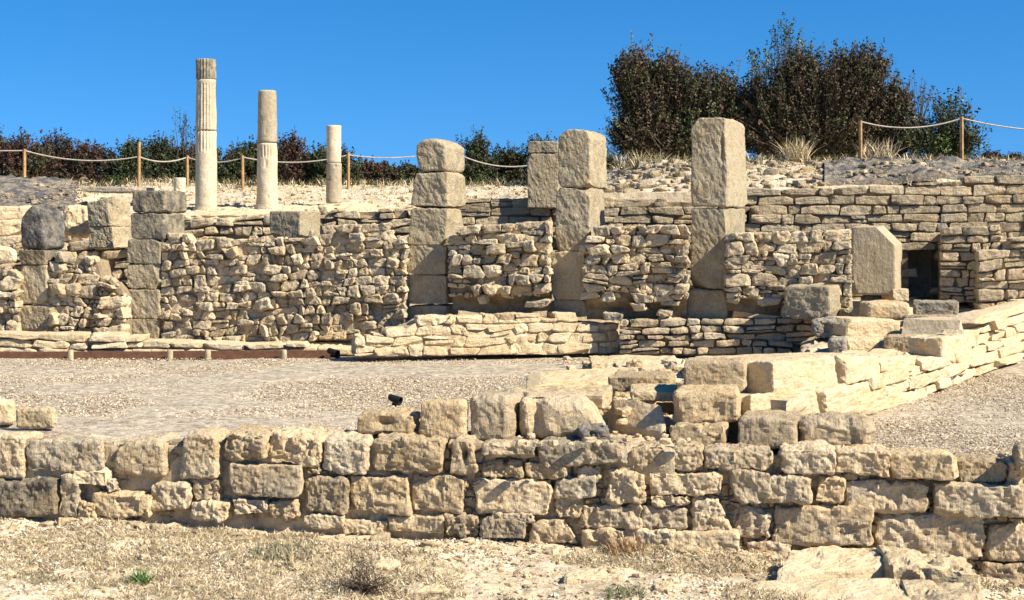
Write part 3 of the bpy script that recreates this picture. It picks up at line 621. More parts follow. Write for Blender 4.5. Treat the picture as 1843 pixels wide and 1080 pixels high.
wall('rubble_wall', 'widest rubble wall, between the second and third pillars from the left', 288, 730, [(288, 432), (340, 430), (380, 428), (430, 436), (485, 432), (545, 426), (600, 412), (640, 404), (694, 402), (699, 424), (730, 430)],
     [(288, 612), (470, 618), (560, 614), (620, 612), (650, 602), (730, 590)], P_at(510, 20.95), R(6), 16, 21, prot=.05, holes=.04, split=.12, recess=.06, cmat='mortar', **WR)
wall('rubble_wall', 'rubble wall between the third and fourth pillars, with a ragged overhanging left edge', 806, 990, [(806, 430), (830, 414), (880, 404), (990, 400)], [(806, 560), (900, 570), (990, 560)], P_at(900, 20.42), R(8), 19, 26, prot=.07, holes=.03, foot=.18, left_rag=22,
     mask=lambda x, y: not (y > 534 and random.random() < .75) and not (x < 845 and y > 500 and random.random() < .7), **WR)
wall('rubble_wall', 'rubble wall between the fourth pillar and the tallest pillar, hollow along its foot', 1050, 1239, [(1050, 430), (1080, 412), (1140, 406), (1239, 408)], [(1050, 578), (1239, 580)], P_at(1140, 20.13), R(8), 18, 28, prot=.06, holes=.03, foot=.18, left_rag=14,
     mask=lambda x, y: not (y > 548 and random.random() < .8), **WR)
wall('rubble_wall', 'rubble wall between the tallest pillar and the upright slab', 1306, 1532, [(1306, 430), (1345, 424), (1400, 420), (1440, 416), (1532, 414)], [(1306, 560), (1410, 572), (1532, 560)], P_at(1420, 19.78), R(8), 19, 30, prot=.05, holes=.03, foot=.15,
     mask=lambda x, y: not (x < 1400 and y > 545 and random.random() < .7), **WR)
wall('base_wall', 'sunlit base wall of pale fitted stones under the third and fourth pillars', 640, 1114, [(640, 612), (700, 600), (760, 572), (900, 566), (1000, 572), (1114, 580)], [(640, 642), (1114, 636)], P_at(880, 20.0), R(-14), 20, 34, mat='pale', cmat='mortar', n=7, rad=.14, amp=.08, gap=.4, prot=.02, holes=0, slant=.6, recess=.03,
     thick=.6, tint=lambda: (random.uniform(.9, 1.08), random.uniform(.1, .8), 0))
wall('base_wall', 'low coursed base wall in brown stone under the tallest pillar', 1114, 1464, [(1114, 582), (1240, 578), (1350, 574), (1464, 572)], [(1114, 638), (1464, 640)], P_at(1290, 19.9), R(8), 14, 34, n=7, rad=.18, amp=.08, prot=.04, thick=.6, holes=.03, tint=tR)
# flat kerb stones left
mb = MB()
wall('base_wall', 'two low courses of flat pale kerb stones along the left half of the far gravel edge', -300, 645, [(-300, 594), (100, 600), (200, 608), (610, 624), (645, 620)], [(-300, 638), (645, 640)], P_at(300, 20.35), R(-2), 17, 60, mat='pale', cmat='mortar', n=8, rad=.2, amp=.09, prot=.04, thick=.65, holes=0, gap=.6, slant=.5, split=.1,
     tint=lambda: (random.uniform(.95, 1.08), random.uniform(.1, .7), 0))
# ------------------------------------------------------------------ coursed terrace walls behind
def tB(): return (random.uniform(.72, 1.02), random.uniform(.2, .8), random.choice([0, .2, .4]))
def terrace(name, label, segs, mat='far', **k):
    mb = MB()
    masonry(mb, 820, 2150, TT, [(820, 545), (2150, 555)], BP, BTH, 17, 46, thick=.5, core=False, mask=lambda x, y: not (1638 < x < 1692 and y > 446) and y < (435 if x < 1000 else 475 if x < 1240 else 560), **k)  # stones left out where the added niche deepens the shade
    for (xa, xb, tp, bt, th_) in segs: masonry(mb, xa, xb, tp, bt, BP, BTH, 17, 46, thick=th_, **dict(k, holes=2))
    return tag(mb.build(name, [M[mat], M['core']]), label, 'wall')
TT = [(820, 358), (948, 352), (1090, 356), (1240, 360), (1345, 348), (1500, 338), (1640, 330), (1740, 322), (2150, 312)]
terrace('terrace_wall', 'long terrace wall of thin coursed stones behind the right-hand pillars, up to the picture edge', [(820, 1345, TT, [(820, 430), (1240, 470), (1345, 540)], .5), (1345, 1638, TT, [(1345, 545), (1638, 545)], .5), (1638, 1692, TT, [(1638, 448), (1692, 440)], 1.3), (1692, 2150, TT, [(1692, 550), (2150, 560)], .5)],  # narrow strip thickened to roof the added niche against light
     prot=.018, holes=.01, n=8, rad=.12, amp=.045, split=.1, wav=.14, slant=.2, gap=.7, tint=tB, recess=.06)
wall('terrace_wall', 'lower terrace wall behind the left-hand pillars, carrying the fluted columns', -300, 745, [(-300, 400), (100, 385), (160, 440), (240, 440), (330, 400), (440, 392), (480, 390), (560, 378), (640, 376), (745, 378)],
     [(-300, 500), (160, 520), (745, 450)], BP, BTH, 18, 36, prot=.04, holes=.05, n=7, rad=.2, amp=.09, split=.2, wav=.3, slant=.4, tint=tR, thick=.6)
wall('return_wall', 'short coursed wall stub right of the recess cut to look black', 1692, 1803, [(1692, 420), (1730, 408), (1803, 404)], [(1692, 545), (1803, 545)], P_at(1745, 20.9), R(14), 15, 30, prot=.03, holes=.02, n=7, rad=.16, amp=.06, tint=tB, thick=1.3, depth=.3)
wall('return_wall', 'sunlit steps of wall at the right picture edge, beside the coursed stub', 1760, 1890, [(1760, 462), (1806, 450), (1810, 430), (1890, 425)], [(1760, 560), (1890, 560)], P_at(1800, 20.6), R(6), 20, 36, mat='far', cmat='mortar', prot=.04, holes=.02, n=7, rad=.16, amp=.06, tint=lambda: (random.uniform(.8, 1.05), .6, .1), thick=1.2, depth=.4)
# pale slabs at far left, ledge under the columns
for i, (lab, q, D, th, mt) in enumerate([
    ('pale wedge of mortared slab left of the domed pillar, by the picture edge', rect(-30, 372, 45, 398), 22.9, R(-12), 'pale'),
    ('long pale slab just below the wedge-shaped one at the left edge', rect(-30, 398, 38, 425), 22.6, R(-8), 'pale'),
    ('low tan slab above the white boulder at the left edge', rect(-30, 425, 34, 446), 22.3, R(0), 'far'),
    ('broad cream slab between the domed pillar and the two-block stump', rect(112, 372, 160, 428), 22.8, R(-14), 'pale')]):
    mb = MB(); stone(mb, hexa(jit(q, 3), P_at((q[0][0]+q[1][0])/2, D), th, .8), n=16, rad=.2, amp=.07, tint=(1., .4, .05), ridge=.04)
    tag(mb.build('stone_slab', M[mt]), lab, 'stone slab', 'pale slabs at the left edge')
block('boulder', 'white rounded boulder at the left picture edge, over a black hollow', 'boulder', -28, 28, 34, 444, 474, 20.9, R(0), mat='pale', tint=(1.05, .0, 0), dome=.4, rad=.35, amp=.04)
mb = MB()                                                            # worn ledge that carries the columns
stone(mb, [at(325, 388, 24.25), at(735, 378, 23.9), at(735, 392, 23.9), at(325, 404, 24.25), at(330, 368, 26.3), at(735, 364, 26.3), at(735, 400, 26.3), at(330, 400, 26.3)], n=44, rad=.12, amp=.008, fine=.02, tint=(1.05, .5, 0))
tag(mb.build('stone_ledge', M['pale']), 'long worn pale ledge on which the three round columns stand', 'ledge')

# ------------------------------------------------------------------ round columns
def drum(mb, c, r0, r1, z0, z1, fl0, fl1, seed, tint, depth=.015, n=160, m=40, wob=.01, tilt=0.):
    """fluted from fraction fl0 to fl1 of the height, 20 flutes"""
    th = np.linspace(0, 2*np.pi, n, endpoint=False); tt = np.linspace(0, 1, m)
    T, A = np.meshgrid(tt, th, indexing='ij'); r = r0+(r1-r0)*T
    g = np.abs(np.sin(A*10)); fl = np.clip((T-fl0)/.03, 0, 1)*np.clip((fl1-T)/.03, 0, 1)
    edge = np.clip(1-T/.02, 0, 1)+np.clip(1-(1-T)/.02, 0, 1)
    r = r-depth*fl*g-edge*.012-.004*(1-g)*0
    X = c[0]+r*np.cos(A); Y = c[1]+r*np.sin(A); Z = z0+(z1-z0)*T+tilt*np.cos(A)*T*.1
    V = np.stack([X, Y, Z], -1).reshape(-1, 3)
    d = (fbm(V, 4, seed, 3)*wob+np.minimum(fbm(V, 9, seed+5, 2)+.55, 0)*.05)[:, None]
    V = V+np.stack([np.cos(A), np.sin(A), 0*A], -1).reshape(-1, 3)*d
    I = np.arange(m*n).reshape(m, n); J = np.roll(I, -1, 1)
    Q = np.stack([I[:-1], J[:-1], J[1:], I[1:]], -1).reshape(-1, 4)
    top = len(V); V = np.vstack([V, [c[0], c[1], z1], [c[0], c[1], z0]])
    Tn = [(I[-1, i], J[-1, i], top) for i in range(n)]+[(J[0, i], I[0, i], top+1) for i in range(n)]
    mb.add(V, Fq=Q, Ft=Tn, tint=tint)
def column(label, D, drums, base=None):
    x0, x1 = drums[-1][0], drums[-1][1]; c = P_at((x0+x1)/2, D); zb = at(0, drums[-1][4], D)[2]
    e = empty('round_column', (c[0], c[1], zb), label, 'column', 'round columns on the ledge')
    for (a0, a1, topw, y0, y1, f0, f1, tint, wob) in drums:
        mb = MB(); drum(mb, c, (a1-a0)/2/F*D, topw/2/F*D, at(0, y1, D)[2], at(0, y0, D)[2], f0, f1, random.randint(1, 99), tint, wob=wob)
        mb.build('drum', M['column'], e, smooth=True)
    if base:
        mb = MB(); drum(mb, c, base[0]/2/F*D, base[0]/2/F*D*.97, at(0, base[2], D)[2], at(0, base[1], D)[2], 2, 2, 4, (.95, .5, 0)); mb.build('base', M['column'], e, smooth=True)
column('tallest round column, deeply fluted and grey at its top', 25.2, [
    (354, 390, 36, 107, 143, 0, 1.1, (.68, .5, .75), .012), (354, 391, 36, 143.5, 235, 0, .93, (.95, .6, .15), .01), (351.5, 390.5, 37, 235.5, 374, .72, 1.02, (1.05, .45, 0), .006)], base=(47, 372, 381))
column('middle round column with a smooth darker top half and a short fluted band', 25.2, [
    (463, 498, 33, 163, 257, 2, 2, (.78, .8, .25), .012), (462, 500, 35, 258, 370, .76, .97, (1.05, .5, 0), .008)], base=(50, 368, 377))
column('shortest round column, plain and unfluted', 25.6, [
    (589, 615, 27, 226, 293, 2, 2, (1.08, .35, 0), .006), (587, 615, 27, 293.5, 366, 2, 2, (.78, .5, .2), .008)])
column('small plain column stub left of the tallest round column', 28.5, [(313, 334, 21, 320, 346, 2, 2, (1.1, .2, 0), .006)])
tag(bpy.data.objects['round_column.003'], group='round columns on the ledge')

# ------------------------------------------------------------------ rope fences
def tube(mb, pts, r, k=6, tint=(1, .5, 0)):
    pts = np.asarray(pts, float); n = len(pts); rr = np.full(n, r) if np.isscalar(r) else np.asarray(r)
    t = np.gradient(pts, axis=0); t /= np.linalg.norm(t, axis=1)[:, None]+1e-9
    up = np.where(np.abs(t[:, 2:3]) > .9, [[1, 0, 0]], [[0, 0, 1]]); a = np.cross(t, up); a /= np.linalg.norm(a, axis=1)[:, None]+1e-9; b_ = np.cross(t, a)
    A = np.linspace(0, 2*np.pi, k, endpoint=False)
    V = (pts[:, None]+rr[:, None, None]*(np.cos(A)[None, :, None]*a[:, None]+np.sin(A)[None, :, None]*b_[:, None])).reshape(-1, 3)
    I = np.arange(n*k).reshape(n, k); J = np.roll(I, -1, 1)
    Q = np.stack([I[:-1], J[:-1], J[1:], I[1:]], -1).reshape(-1, 4); mb.add(V, Fq=Q, tint=tint)
    if k == 4 or k == 6:
        c = len(V); mb.add(np.vstack([V[:k], V[-k:], pts[:1], pts[-1:]]), Ft=[(i, (i+1) % k, 2*k) for i in range(k)]+[(k+(i+1) % k, k+i, 2*k+1) for i in range(k)], tint=tint)
def fence(label, posts, spans):
    p0 = at(posts[0][0], posts[0][2], posts[0][3]); e = empty('rope_fence', tuple(p0), label, 'fence')
    for (x, y0, y1, D) in posts:
        mb = MB(); a = at(x, y1+6, D); b_ = at(x+random.uniform(-.6, .6), y0, D)
        tube(mb, [a+(b_-a)*q for q in np.linspace(0, 1, 8)], .034, 6); mb.build('post', M['post'], e)
    for (p, q, sag) in spans:
        a = at(*p); b_ = at(*q); T = np.linspace(0, 1, 24)[:, None]; pts = a+(b_-a)*T; pts[:, 2] -= (4*T*(1-T)).ravel()*sag
        mb = MB(); tube(mb, pts, .014, 5); mb.build('rope', M['rope'], e)
fence('slack rope fence on thin wooden posts along the low hedge at the left', [(44, 268, 332, 30), (250, 255, 336, 30), (337, 280, 342, 30.5), (437, 280, 340, 30), (627, 275, 333, 30), (812, 268, 335, 30), (962, 268, 335, 30)],
      [((-60, 268, 30), (44, 271, 30), .02), ((44, 271, 30), (250, 282, 30), .14), ((250, 282, 30), (337, 283, 30.5), .1), ((337, 283, 30.5), (437, 284, 30), .1), ((437, 283, 30), (627, 279, 30), .13), ((627, 279, 30), (812, 271, 30), .10), ((812, 271, 30), (962, 296, 30), .16)])
fence('rope fence on two orange wooden posts above the dark membrane at the right', [(1549, 217, 290, 26), (1731, 210, 290, 26)], [((1549, 219, 26), (1731, 213, 26), .14), ((1731, 213, 26), (1900, 236, 26), .05)])

# edging board and stakes in front of the kerb
e = empty('edging_board', tuple(at(300, 643, 20.1)), 'dark wooden edging board with short round stakes along the far gravel edge', 'edging')
mb = MB(); c1 = at(-300, 644, 20.15); c2 = at(612, 640, 20.15)
for T0, T1 in ((0, .66), (.661, 1)):
    a = c1+(c2-c1)*T0; b_ = c1+(c2-c1)*T1; q = np.array([0, .03, 0]); z = np.array([0, 0, .075]); zl = np.array([0, 0, -.05])
    stone(mb, [a+z, b_+z, b_+zl, a+zl, a+z+q, b_+z+q, b_+zl+q, a+zl+q], n=20, rad=.05, amp=.003, fine=0)
mb.build('board', M['board'], e)
for x in (127, 306, 374, 511): 
    mb = MB(); p = at(x, 647, 20.05); tube(mb, [p+np.array([0, 0, k]) for k in (-.05, .04, .09, .135)], [.04, .042, .042, .038], 12); 
    V = p+np.array([[math.cos(a)*.038, math.sin(a)*.038, .135] for a in np.linspace(0, 6.283, 12, endpoint=False)]+[[0, 0, .137]]); mb.add(V, Ft=[(i, (i+1) % 12, 12) for i in range(12)])
    mb.build('stake', M['stake'], e)
def spot(label, px, py, D, s=1.):
    p = at(px, py, D); e = empty('floodlight', tuple(p), label, 'floodlight', 'small black floodlights')
    mb = MB(); a = np.array([-.09, .02, .09])*s+p; b_ = np.array([.07, -.05, .03])*s+p
    tube(mb, [a, a+(b_-a)*.1, a+(b_-a)*.8, b_], np.array([.035, .045, .06, .065])*s, 16); 
    mb.build('lamp_head', M['black'], e)
    mb = MB(); tube(mb, [p+np.array([0, 0, -.03]), p+np.array([0, 0, .06])*s], .014*s, 6); tube(mb, [p+np.array([-.05, 0, -.01])*s, p+np.array([.05, 0, -.01])*s], .02*s, 6); mb.build('bracket', M['black'], e)
spot('small black floodlight at the right end of the dark edging board', 600, 640, 20.05, .85)
spot('small black floodlight tilted behind the knobbly brown block', 712, 726, 12.9, .65)

# ------------------------------------------------------------------ foliage
def leaves(mb, P, size, cols, asp=.5, rs=None):
    rs = rs or RNG; n = len(P); a = rs.normal(size=(n, 3)); a /= np.linalg.norm(a, axis=1)[:, None]
    b_ = rs.normal(size=(n, 3)); b_ = np.cross(a, b_); b_ /= np.linalg.norm(b_, axis=1)[:, None]+1e-9
    s = (size*rs.uniform(.55, 1.35, n))[:, None]
    V = np.stack([P-a*s*.5, P+b_*s*asp*.5, P+a*s*.5, P-b_*s*asp*.5], 1).reshape(-1, 3)
    mb.add(V, Fq=np.arange(n*4).reshape(n, 4), tint=np.repeat(cols, 4, 0))
def pick(cols, n, rs, cl=None):
    cols = np.array(cols); k = rs.integers(0, len(cols), n); return cols[k]*rs.uniform(.6, 1.45, (n, 1))
def bush(name, label, cat, base, blobs, ntw, lpt, lsize, cols, group=None, seed=1, spread=.09, over=1.12, t0=.3, part='foliage', twr=.012, core=.5):
    """blobs: (centre offset xyz, radii xyz, weight). Leafy twigs grow from the root area out to the surface of the blobs"""
    rs = np.random.default_rng(seed); base = np.array(base, float)
    e = empty(name, tuple(base), label, cat, group)
    W = np.array([b_[2] for b_ in blobs], float); W /= W.sum(); ends = []; starts = []
    mbL = MB(); mbT = MB(); LP = []; LC = []
    for i in range(ntw):
        k = rs.choice(len(blobs), p=W); c, r = np.array(blobs[k][0], float), np.array(blobs[k][1], float)
        d = rs.normal(size=3); d /= np.linalg.norm(d); d[1] = d[1] if rs.random() < .3 else -abs(d[1]); 
        if d[2] < -.25: d[2] *= -.6
        q = rs.uniform(.35, 1.)**.6; 
        if rs.random() < .16: q = rs.uniform(1., over)
        E = base+c+r*d*q; st = base+np.array([c[0]*.55+rs.normal()*.12, c[1]*.5, 0.]); st = st+(base+c-r*[0, 0, .8]-st)*rs.uniform(0, .8)
        mid = st+(E-st)*.55+np.array([0, 0, -.06*r[2]])+rs.normal(size=3)*.06*r
        T = np.linspace(0, 1, 7)[:, None]; C2 = (1-T)**2*st+2*T*(1-T)*mid+T**2*E; C2 = C2+rs.normal(size=C2.shape)*.012
        if i % 2 == 0: tube(mbT, C2, np.linspace(twr, twr*.25, 7), 3)
        tl = t0+(1-t0)*rs.random(lpt)**.75; tq = tl[:, None]
        L = (1-tq)**2*st+2*tq*(1-tq)*mid+tq**2*E+rs.normal(size=(lpt, 3))*spread*(1.25-tq)
        ci = int((vn(E[None], 1.7, seed)[0]+1)*.5*len(cols)*.999) if rs.random() < .6 else (rs.integers(0, len(cols)) if rs.random() < .6 else -1)
        cc = np.tile(cols[ci], (lpt, 1))*rs.uniform(.7, 1.35)*rs.uniform(.75, 1.3, (lpt, 1)) if ci >= 0 else pick(cols, lpt, rs)
        LP.append(L); LC.append(cc)
    LP = np.concatenate(LP); LC = np.concatenate(LC); leaves(mbL, LP, lsize, LC, rs=rs)
    mbL.build(part, M['leaf'], e, smooth=False)
    mbT.build('stem', M['bark'], e); return e
BR = [(.045, .06, .02), (.06, .048, .024), (.09, .052, .03), (.035, .034, .016), (.065, .044, .024), (.05, .06, .022), (.10, .11, .04)]
GR = [(.035, .05, .018), (.05, .065, .02), (.03, .035, .015), (.06, .045, .02)]
RD = [(.09, .032, .022), (.06, .03, .02), (.04, .03, .015), (.045, .05, .02)]
LG = [(.10, .16, .05), (.16, .20, .06), (.07, .12, .04)]
# hedge of shrubs behind the left fence; (px centre, half width px, top y, colour set)
HG = [(-10, 60, 228, RD), (60, 55, 240, RD), (110, 50, 236, RD), (165, 48, 252, RD), (225, 40, 248, GR), (290, 46, 242, GR), (335, 40, 258, GR), (385, 40, 252, BR), (430, 42, 262, GR), (470, 42, 248, GR),
      (520, 36, 236, RD), (560, 40, 262, GR), (610, 44, 262, GR), (655, 34, 288, RD), (690, 30, 292, RD), (730, 36, 296, GR), (790, 46, 292, GR), (850, 40, 240, GR), (905, 48, 262, GR), (965, 50, 240, GR), (1030, 46, 256, GR), (1075, 40, 262, GR)]
lab_h = ['reddish hedge shrub cut by the left picture edge', 'dense reddish hedge shrub behind the leftmost fence post', 'spiky reddish hedge shrub right of the leftmost fence post', 'reddish-brown hedge shrub above the flat slab behind the stump', 'pointed green hedge shrub left of the second fence post',
 'dark green hedge shrub right of the second fence post', 'dark hedge shrub just left of the tallest round column', 'brownish hedge shrub behind the tallest round column', 'green hedge shrub behind the fence post between the two fluted columns', 'dark green hedge shrub behind the middle round column',
 'tall reddish shrub just right of the middle round column', 'olive hedge shrub left of the shortest round column', 'green hedge shrub behind the shortest round column', 'low reddish shrub right of the shortest round column', 'low reddish shrub with a blue gap beside it, midway to the third pillar', 'low green shrub left of the third pillar',
 'green shrub behind the top of the third pillar', 'tall thin-topped shrub just right of the third pillar', 'dark green shrub under the sagging rope between the third and rear pillars', 'tall leafy shrub left of the rear pillar', 'dark shrub behind the fourth pillar', 'dark shrub between the fourth pillar and the big bushes']
for i, (px, hw, ty, cs) in enumerate(HG):
    D = 32.5+random.uniform(-.4, .8); bs = at(px, 345, D); bs[2] = 2.62; top = at(px, ty-2, D)[2]-bs[2]; rx = hw/F*D*1.3
    bl = [((0, 0, top*.45), (rx, .6, top*.5), 3), ((random.uniform(-.3, .3)*rx, 0, top*.72), (rx*.5, .4, top*.34), 2), ((random.uniform(-.6, .6)*rx, -.1, top*.62), (rx*.4, .3, top*.36), 1.2), ((0, -.2, top*.22), (rx*1.1, .5, top*.25), 1.5)]
    bush('hedge_shrub', lab_h[i], 'shrub', bs, bl, 240, 30, .066, cs, group='shrubs of the hedge behind the rope fence', seed=40+i, spread=.07, over=1.3)
def PB(px, py, D, base): return tuple(at(px, py, D)-np.array(base))
D = 29.5; b0 = at(1230, 300, D); b0[2] = 2.9
bush('big_bush', 'big dark brown bush, the left one of the two large bushes on the bank', 'bush', b0, [
    (PB(1155, 185, D, b0), (.72, .6, 1.1), 3), (PB(1135, 130, D, b0), (.45, .5, .65), 1.6), (PB(1195, 130, D, b0), (.42, .5, .60), 1.3), (PB(1240, 160, D, b0), (.5, .6, .65), 1.5), (PB(1290, 175, D, b0), (.55, .6, .75), 2), (PB(1220, 240, D, b0), (1.5, .7, .75), 4.5), (PB(1130, 250, D, b0), (.55, .6, .6), 1.5), (PB(1325, 215, D, b0), (.6, .6, .95), 2.4), (PB(1360, 185, D, b0), (.4, .5, .75), 1.4)],
    2500, 36, .066, BR, seed=3, spread=.09, group='large bushes on the bank', over=1.35, twr=.016)
D = 29.0; b0 = at(1480, 292, D); b0[2] = 3.0
bush('big_bush', 'largest bush, dark brown and dome-shaped, behind and right of the tallest pillar', 'bush', b0, [
    (PB(1480, 160, D, b0), (1.05, .8, .95), 4.5), (PB(1430, 130, D, b0), (.5, .5, .62), 1.6), (PB(1550, 125, D, b0), (.6, .6, .62), 2), (PB(1600, 190, D, b0), (.55, .6, .75), 2), (PB(1395, 200, D, b0), (.62, .7, 1.0), 2.6), (PB(1480, 235, D, b0), (1.85, .8, .75), 5), (PB(1620, 245, D, b0), (.65, .6, .6), 1.8), (PB(1375, 255, D, b0), (.6, .6, .5), 1.2)],
    3000, 36, .066, BR, seed=4, spread=.09, group='large bushes on the bank', over=1.3, twr=.016)
D = 31; b0 = at(1395, 290, D); b0[2] = 3.0
bush('sapling', 'thin light green sapling rising above and between the two large bushes', 'tree', b0, [(PB(1410, 62, D, b0), (.42, .3, .6), 2), (PB(1375, 110, D, b0), (.45, .3, .6), 1.6), (PB(1440, 90, D, b0), (.3, .3, .5), 1)], 60, 26, .06, LG+GR, seed=5, spread=.06, t0=.6, part='crown')
D = 28.2; b0 = at(1700, 292, D); b0[2] = 3.0
bush('young_tree', 'airy green young tree behind the right fence post, beside the largest bush', 'tree', b0, [(PB(1705, 200, D, b0), (.45, .5, .55), 2), (PB(1670, 245, D, b0), (.6, .5, .5), 2), (PB(1730, 240, D, b0), (.5, .5, .55), 2), (PB(1715, 265, D, b0), (.7, .5, .4), 2)], 330, 22, .065, LG+GR+GR, seed=6, spread=.08, part='crown', over=1.3)
D = 29.2; b0 = at(1640, 292, D); b0[2] = 3.0
bush('bare_shrub', 'nearly leafless twiggy shrub poking out between the largest bush and the green young tree', 'shrub', b0, [(PB(1650, 180, D, b0), (.45, .3, .6), 1)], 70, 4, .04, BR, seed=9, spread=.05, t0=.8)
D = 32; b0 = at(320, 340, D); b0[2] = 2.6
bush('sapling', 'wispy pale sapling beside the tallest round column', 'tree', b0, [(PB(325, 215, D, b0), (.22, .2, .4), 1), (PB(340, 235, D, b0), (.25, .2, .4), 1)], 26, 14, .045, LG+GR, seed=15, spread=.04, t0=.6, part='crown')
for i, (px, ty, hw) in enumerate([(1780, 268, 22), (1822, 272, 24)]):
    b0 = at(px, 300, 28.5); b0[2] = 3.0; tp = at(px, ty, 28.5)[2]-3.0
    bush('hedge_shrub', ['small reddish shrub right of the green young tree', 'small reddish shrub in the upper right corner above the membrane'][i], 'shrub', b0, [((0, 0, tp*.5), (hw/F*28.5, .3, tp*.55), 1)], 60, 20, .05, RD, seed=60+i, spread=.05)
# low growth at the foot of the big bushes
DG = [(.16, .13, .06), (.22, .17, .09), (.07, .08, .03)]
def blades(mb, pts, h, cols, w=.006, rs=RNG, lean=.5):
    n = len(pts); hh = h*rs.uniform(.5, 1.3, n); d = rs.normal(size=(n, 3))*lean; d[:, 2] = 1; d /= np.linalg.norm(d, axis=1)[:, None]
    s = rs.normal(size=(n, 3)); s[:, 2] = 0; s /= np.linalg.norm(s, axis=1)[:, None]+1e-9
    m_ = pts+d*hh[:, None]*.55; tp = pts+d*hh[:, None]+np.stack([d[:, 0], d[:, 1], -.3*np.ones(n)], 1)*hh[:, None]*.25
    V = np.stack([pts-s*w, pts+s*w, m_+s*w*.8, m_-s*w*.8, tp], 1).reshape(-1, 3); b_ = np.arange(n)*5
    mb.add(V, Fq=np.stack([b_, b_+1, b_+2, b_+3], 1), Ft=np.stack([b_+3, b_+2, b_+4], 1), tint=np.repeat(cols, 5, 0))
def tuft(name, label, cat, p, n, h, rad, cols, w=.006, group=None, lean=.45, seed=1):
    rs = np.random.default_rng(seed); pts = np.array(p)+np.stack([np.clip(rs.normal(size=n), -1.3, 1.3)*rad, np.clip(rs.normal(size=n), -1.3, 1.3)*rad, np.zeros(n)-.01], 1)
    mb = MB(); blades(mb, pts, h, pick(cols, n, rs), w, rs, lean); o = mb.build(name, M['leaf'], smooth=False, origin=p); return tag(o, label, cat, group)
ST = [(.52, .42, .25), (.42, .33, .18), (.6, .5, .33)]
tuft('dry_grass_tuft', 'tall straw-coloured grass tuft just right of the tallest pillar, under the largest bush', 'grass tuft', tuple(at(1432, 287, 26.8)), 260, .42, .13, ST, .007, 'straw tufts on the bank', seed=2)
tuft('dry_grass_tuft', 'thin straw tuft beside the left post of the right-hand fence', 'grass tuft', tuple(at(1580, 287, 26.2)), 200, .42, .2, ST, .006, 'straw tufts on the bank', seed=3)
tuft('dry_grass_tuft', 'small olive grass tuft at the foot of the left large bush', 'grass tuft', tuple(at(1150, 300, 27.5)), 300, .34, .3, DG+ST, .008, 'straw tufts on the bank', seed=4)
mb = MB(); rs = np.random.default_rng(5); n = 6500
x = rs.uniform(-11, 10.5, n); y = ycrest(x)+rs.uniform(-.7, 1.2, n); z = bank_z(x, y); 
blades(mb, np.stack([x, y, z], 1), .17, pick(DG+ST+GR, n, rs), .008, rs, .6)
n = 9000; x = rs.uniform(-10, 10, n); y = yback(x)+.5+rs.uniform(0, 1, n)**.7*(ycrest(x)-yback(x)-1); z = bank_z(x, y)
blades(mb, np.stack([x, y, z], 1), .07, pick(ST+DG, n, rs), .006, rs, .8)
tag(mb.build('bank_grass', M['leaf'], smooth=False), 'dry low grass growing along the top of the bank', 'grass', kind='stuff')

# ------------------------------------------------------------------ weed membranes and scree
def membrane(label, px0, px1, y0f, y1f, D0, D1, seed):
    nx, nz = 120, 26; G = []
    for i in range(nx):
        px = px0+(px1-px0)*i/(nx-1)
        for j in range(nz):
            t_ = j/(nz-1); py = y1f(px)+(y0f(px)-y1f(px))*t_; G.append(at(px, py, D0+(D1-D0)*t_))
    V = np.array(G); V[:, 2] = np.maximum(V[:, 2], bank_z(V[:, 0], V[:, 1])+.07); V[:, 2] += fbm(V, 2.2, seed, 3)*.06+fbm(V, 8, seed, 2)*.03
    I = np.arange(nx*nz).reshape(nx, nz); Q = np.stack([I[:-1, :-1], I[1:, :-1], I[1:, 1:], I[:-1, 1:]], -1).reshape(-1, 4)
    mb = MB(); mb.add(V, Fq=Q); edge = list(I[:, 0]); lo = V[I[:, 0]]-np.array([0, 0, .12]); k = len(V)
    mb.add(np.vstack([V[I[:, 0]], lo]), Fq=[(i+nx, i+1+nx, i+1, i) for i in range(nx-1)])
    tag(mb.build('weed_membrane', M['membrane']), label, 'membrane')
membrane('blue-grey weed membrane weighted with rubble on the bank at the right', 1484, 1900, lambda x: 286+max(0, (1520-x))*.5, lambda x: 332-(x-1484)*.012, 23.4, 26, 3)
membrane('blue-grey weed membrane with pale stones on the bank at the far left', -40, 138, lambda x: 318+max(0, x-60)*.12, lambda x: 372, 25.6, 28.8, 8)
def scree(name, label, pts, smin, smax, mat, n=4, tint=rt, flat=.6):
    mb = MB()
    for p in pts:
        s = smin+(smax-smin)*random.random()**2.2; a = random.uniform(0, 3.14); u = np.array([math.cos(a), math.sin(a), 0])*s; v = np.array([-math.sin(a), math.cos(a), 0])*s*random.uniform(.5, 1); z = np.array([0, 0, s*flat*random.uniform(.5, 1)]); p = np.array(p)+z*.3
        H8 = [c_+np.array([random.uniform(-1, 1), random.uniform(-1, 1), random.uniform(-.6, .6)])*s*.45 for c_ in (p-u-v+z, p+u-v+z, p+u-v-z, p-u-v-z, p-u+v+z, p+u+v+z, p+u+v-z, p-u+v-z)]
        stone(mb, H8, n=n, rad=.25, amp=.1, tint=tint(), fine=0, chip=.45)
    return tag(mb.build(name, M[mat]), label, 'rubble', kind='stuff')
pts = []
for _ in range(620):
    x = random.uniform(1.3, 6.2); y = random.uniform(yback(x)+.4, ycrest(x)-.1); px = CX+x/y*F
    if px > 1490: continue
    pts.append((x, y, bank_z(x, y)))
scree('scree', 'tumbled grey-brown rubble on the bank behind the two tallest pillars', pts, .02, .13, 'far', n=5, tint=lambda: (random.uniform(.5, 1.0), random.uniform(.1, .9), random.uniform(0, .6)))
pts = []
for _ in range(1300):
    x = random.uniform(-9, 1.4); y = random.uniform(yback(x)+.4, ycrest(x)-.3); pts.append((x, y, bank_z(x, y)))
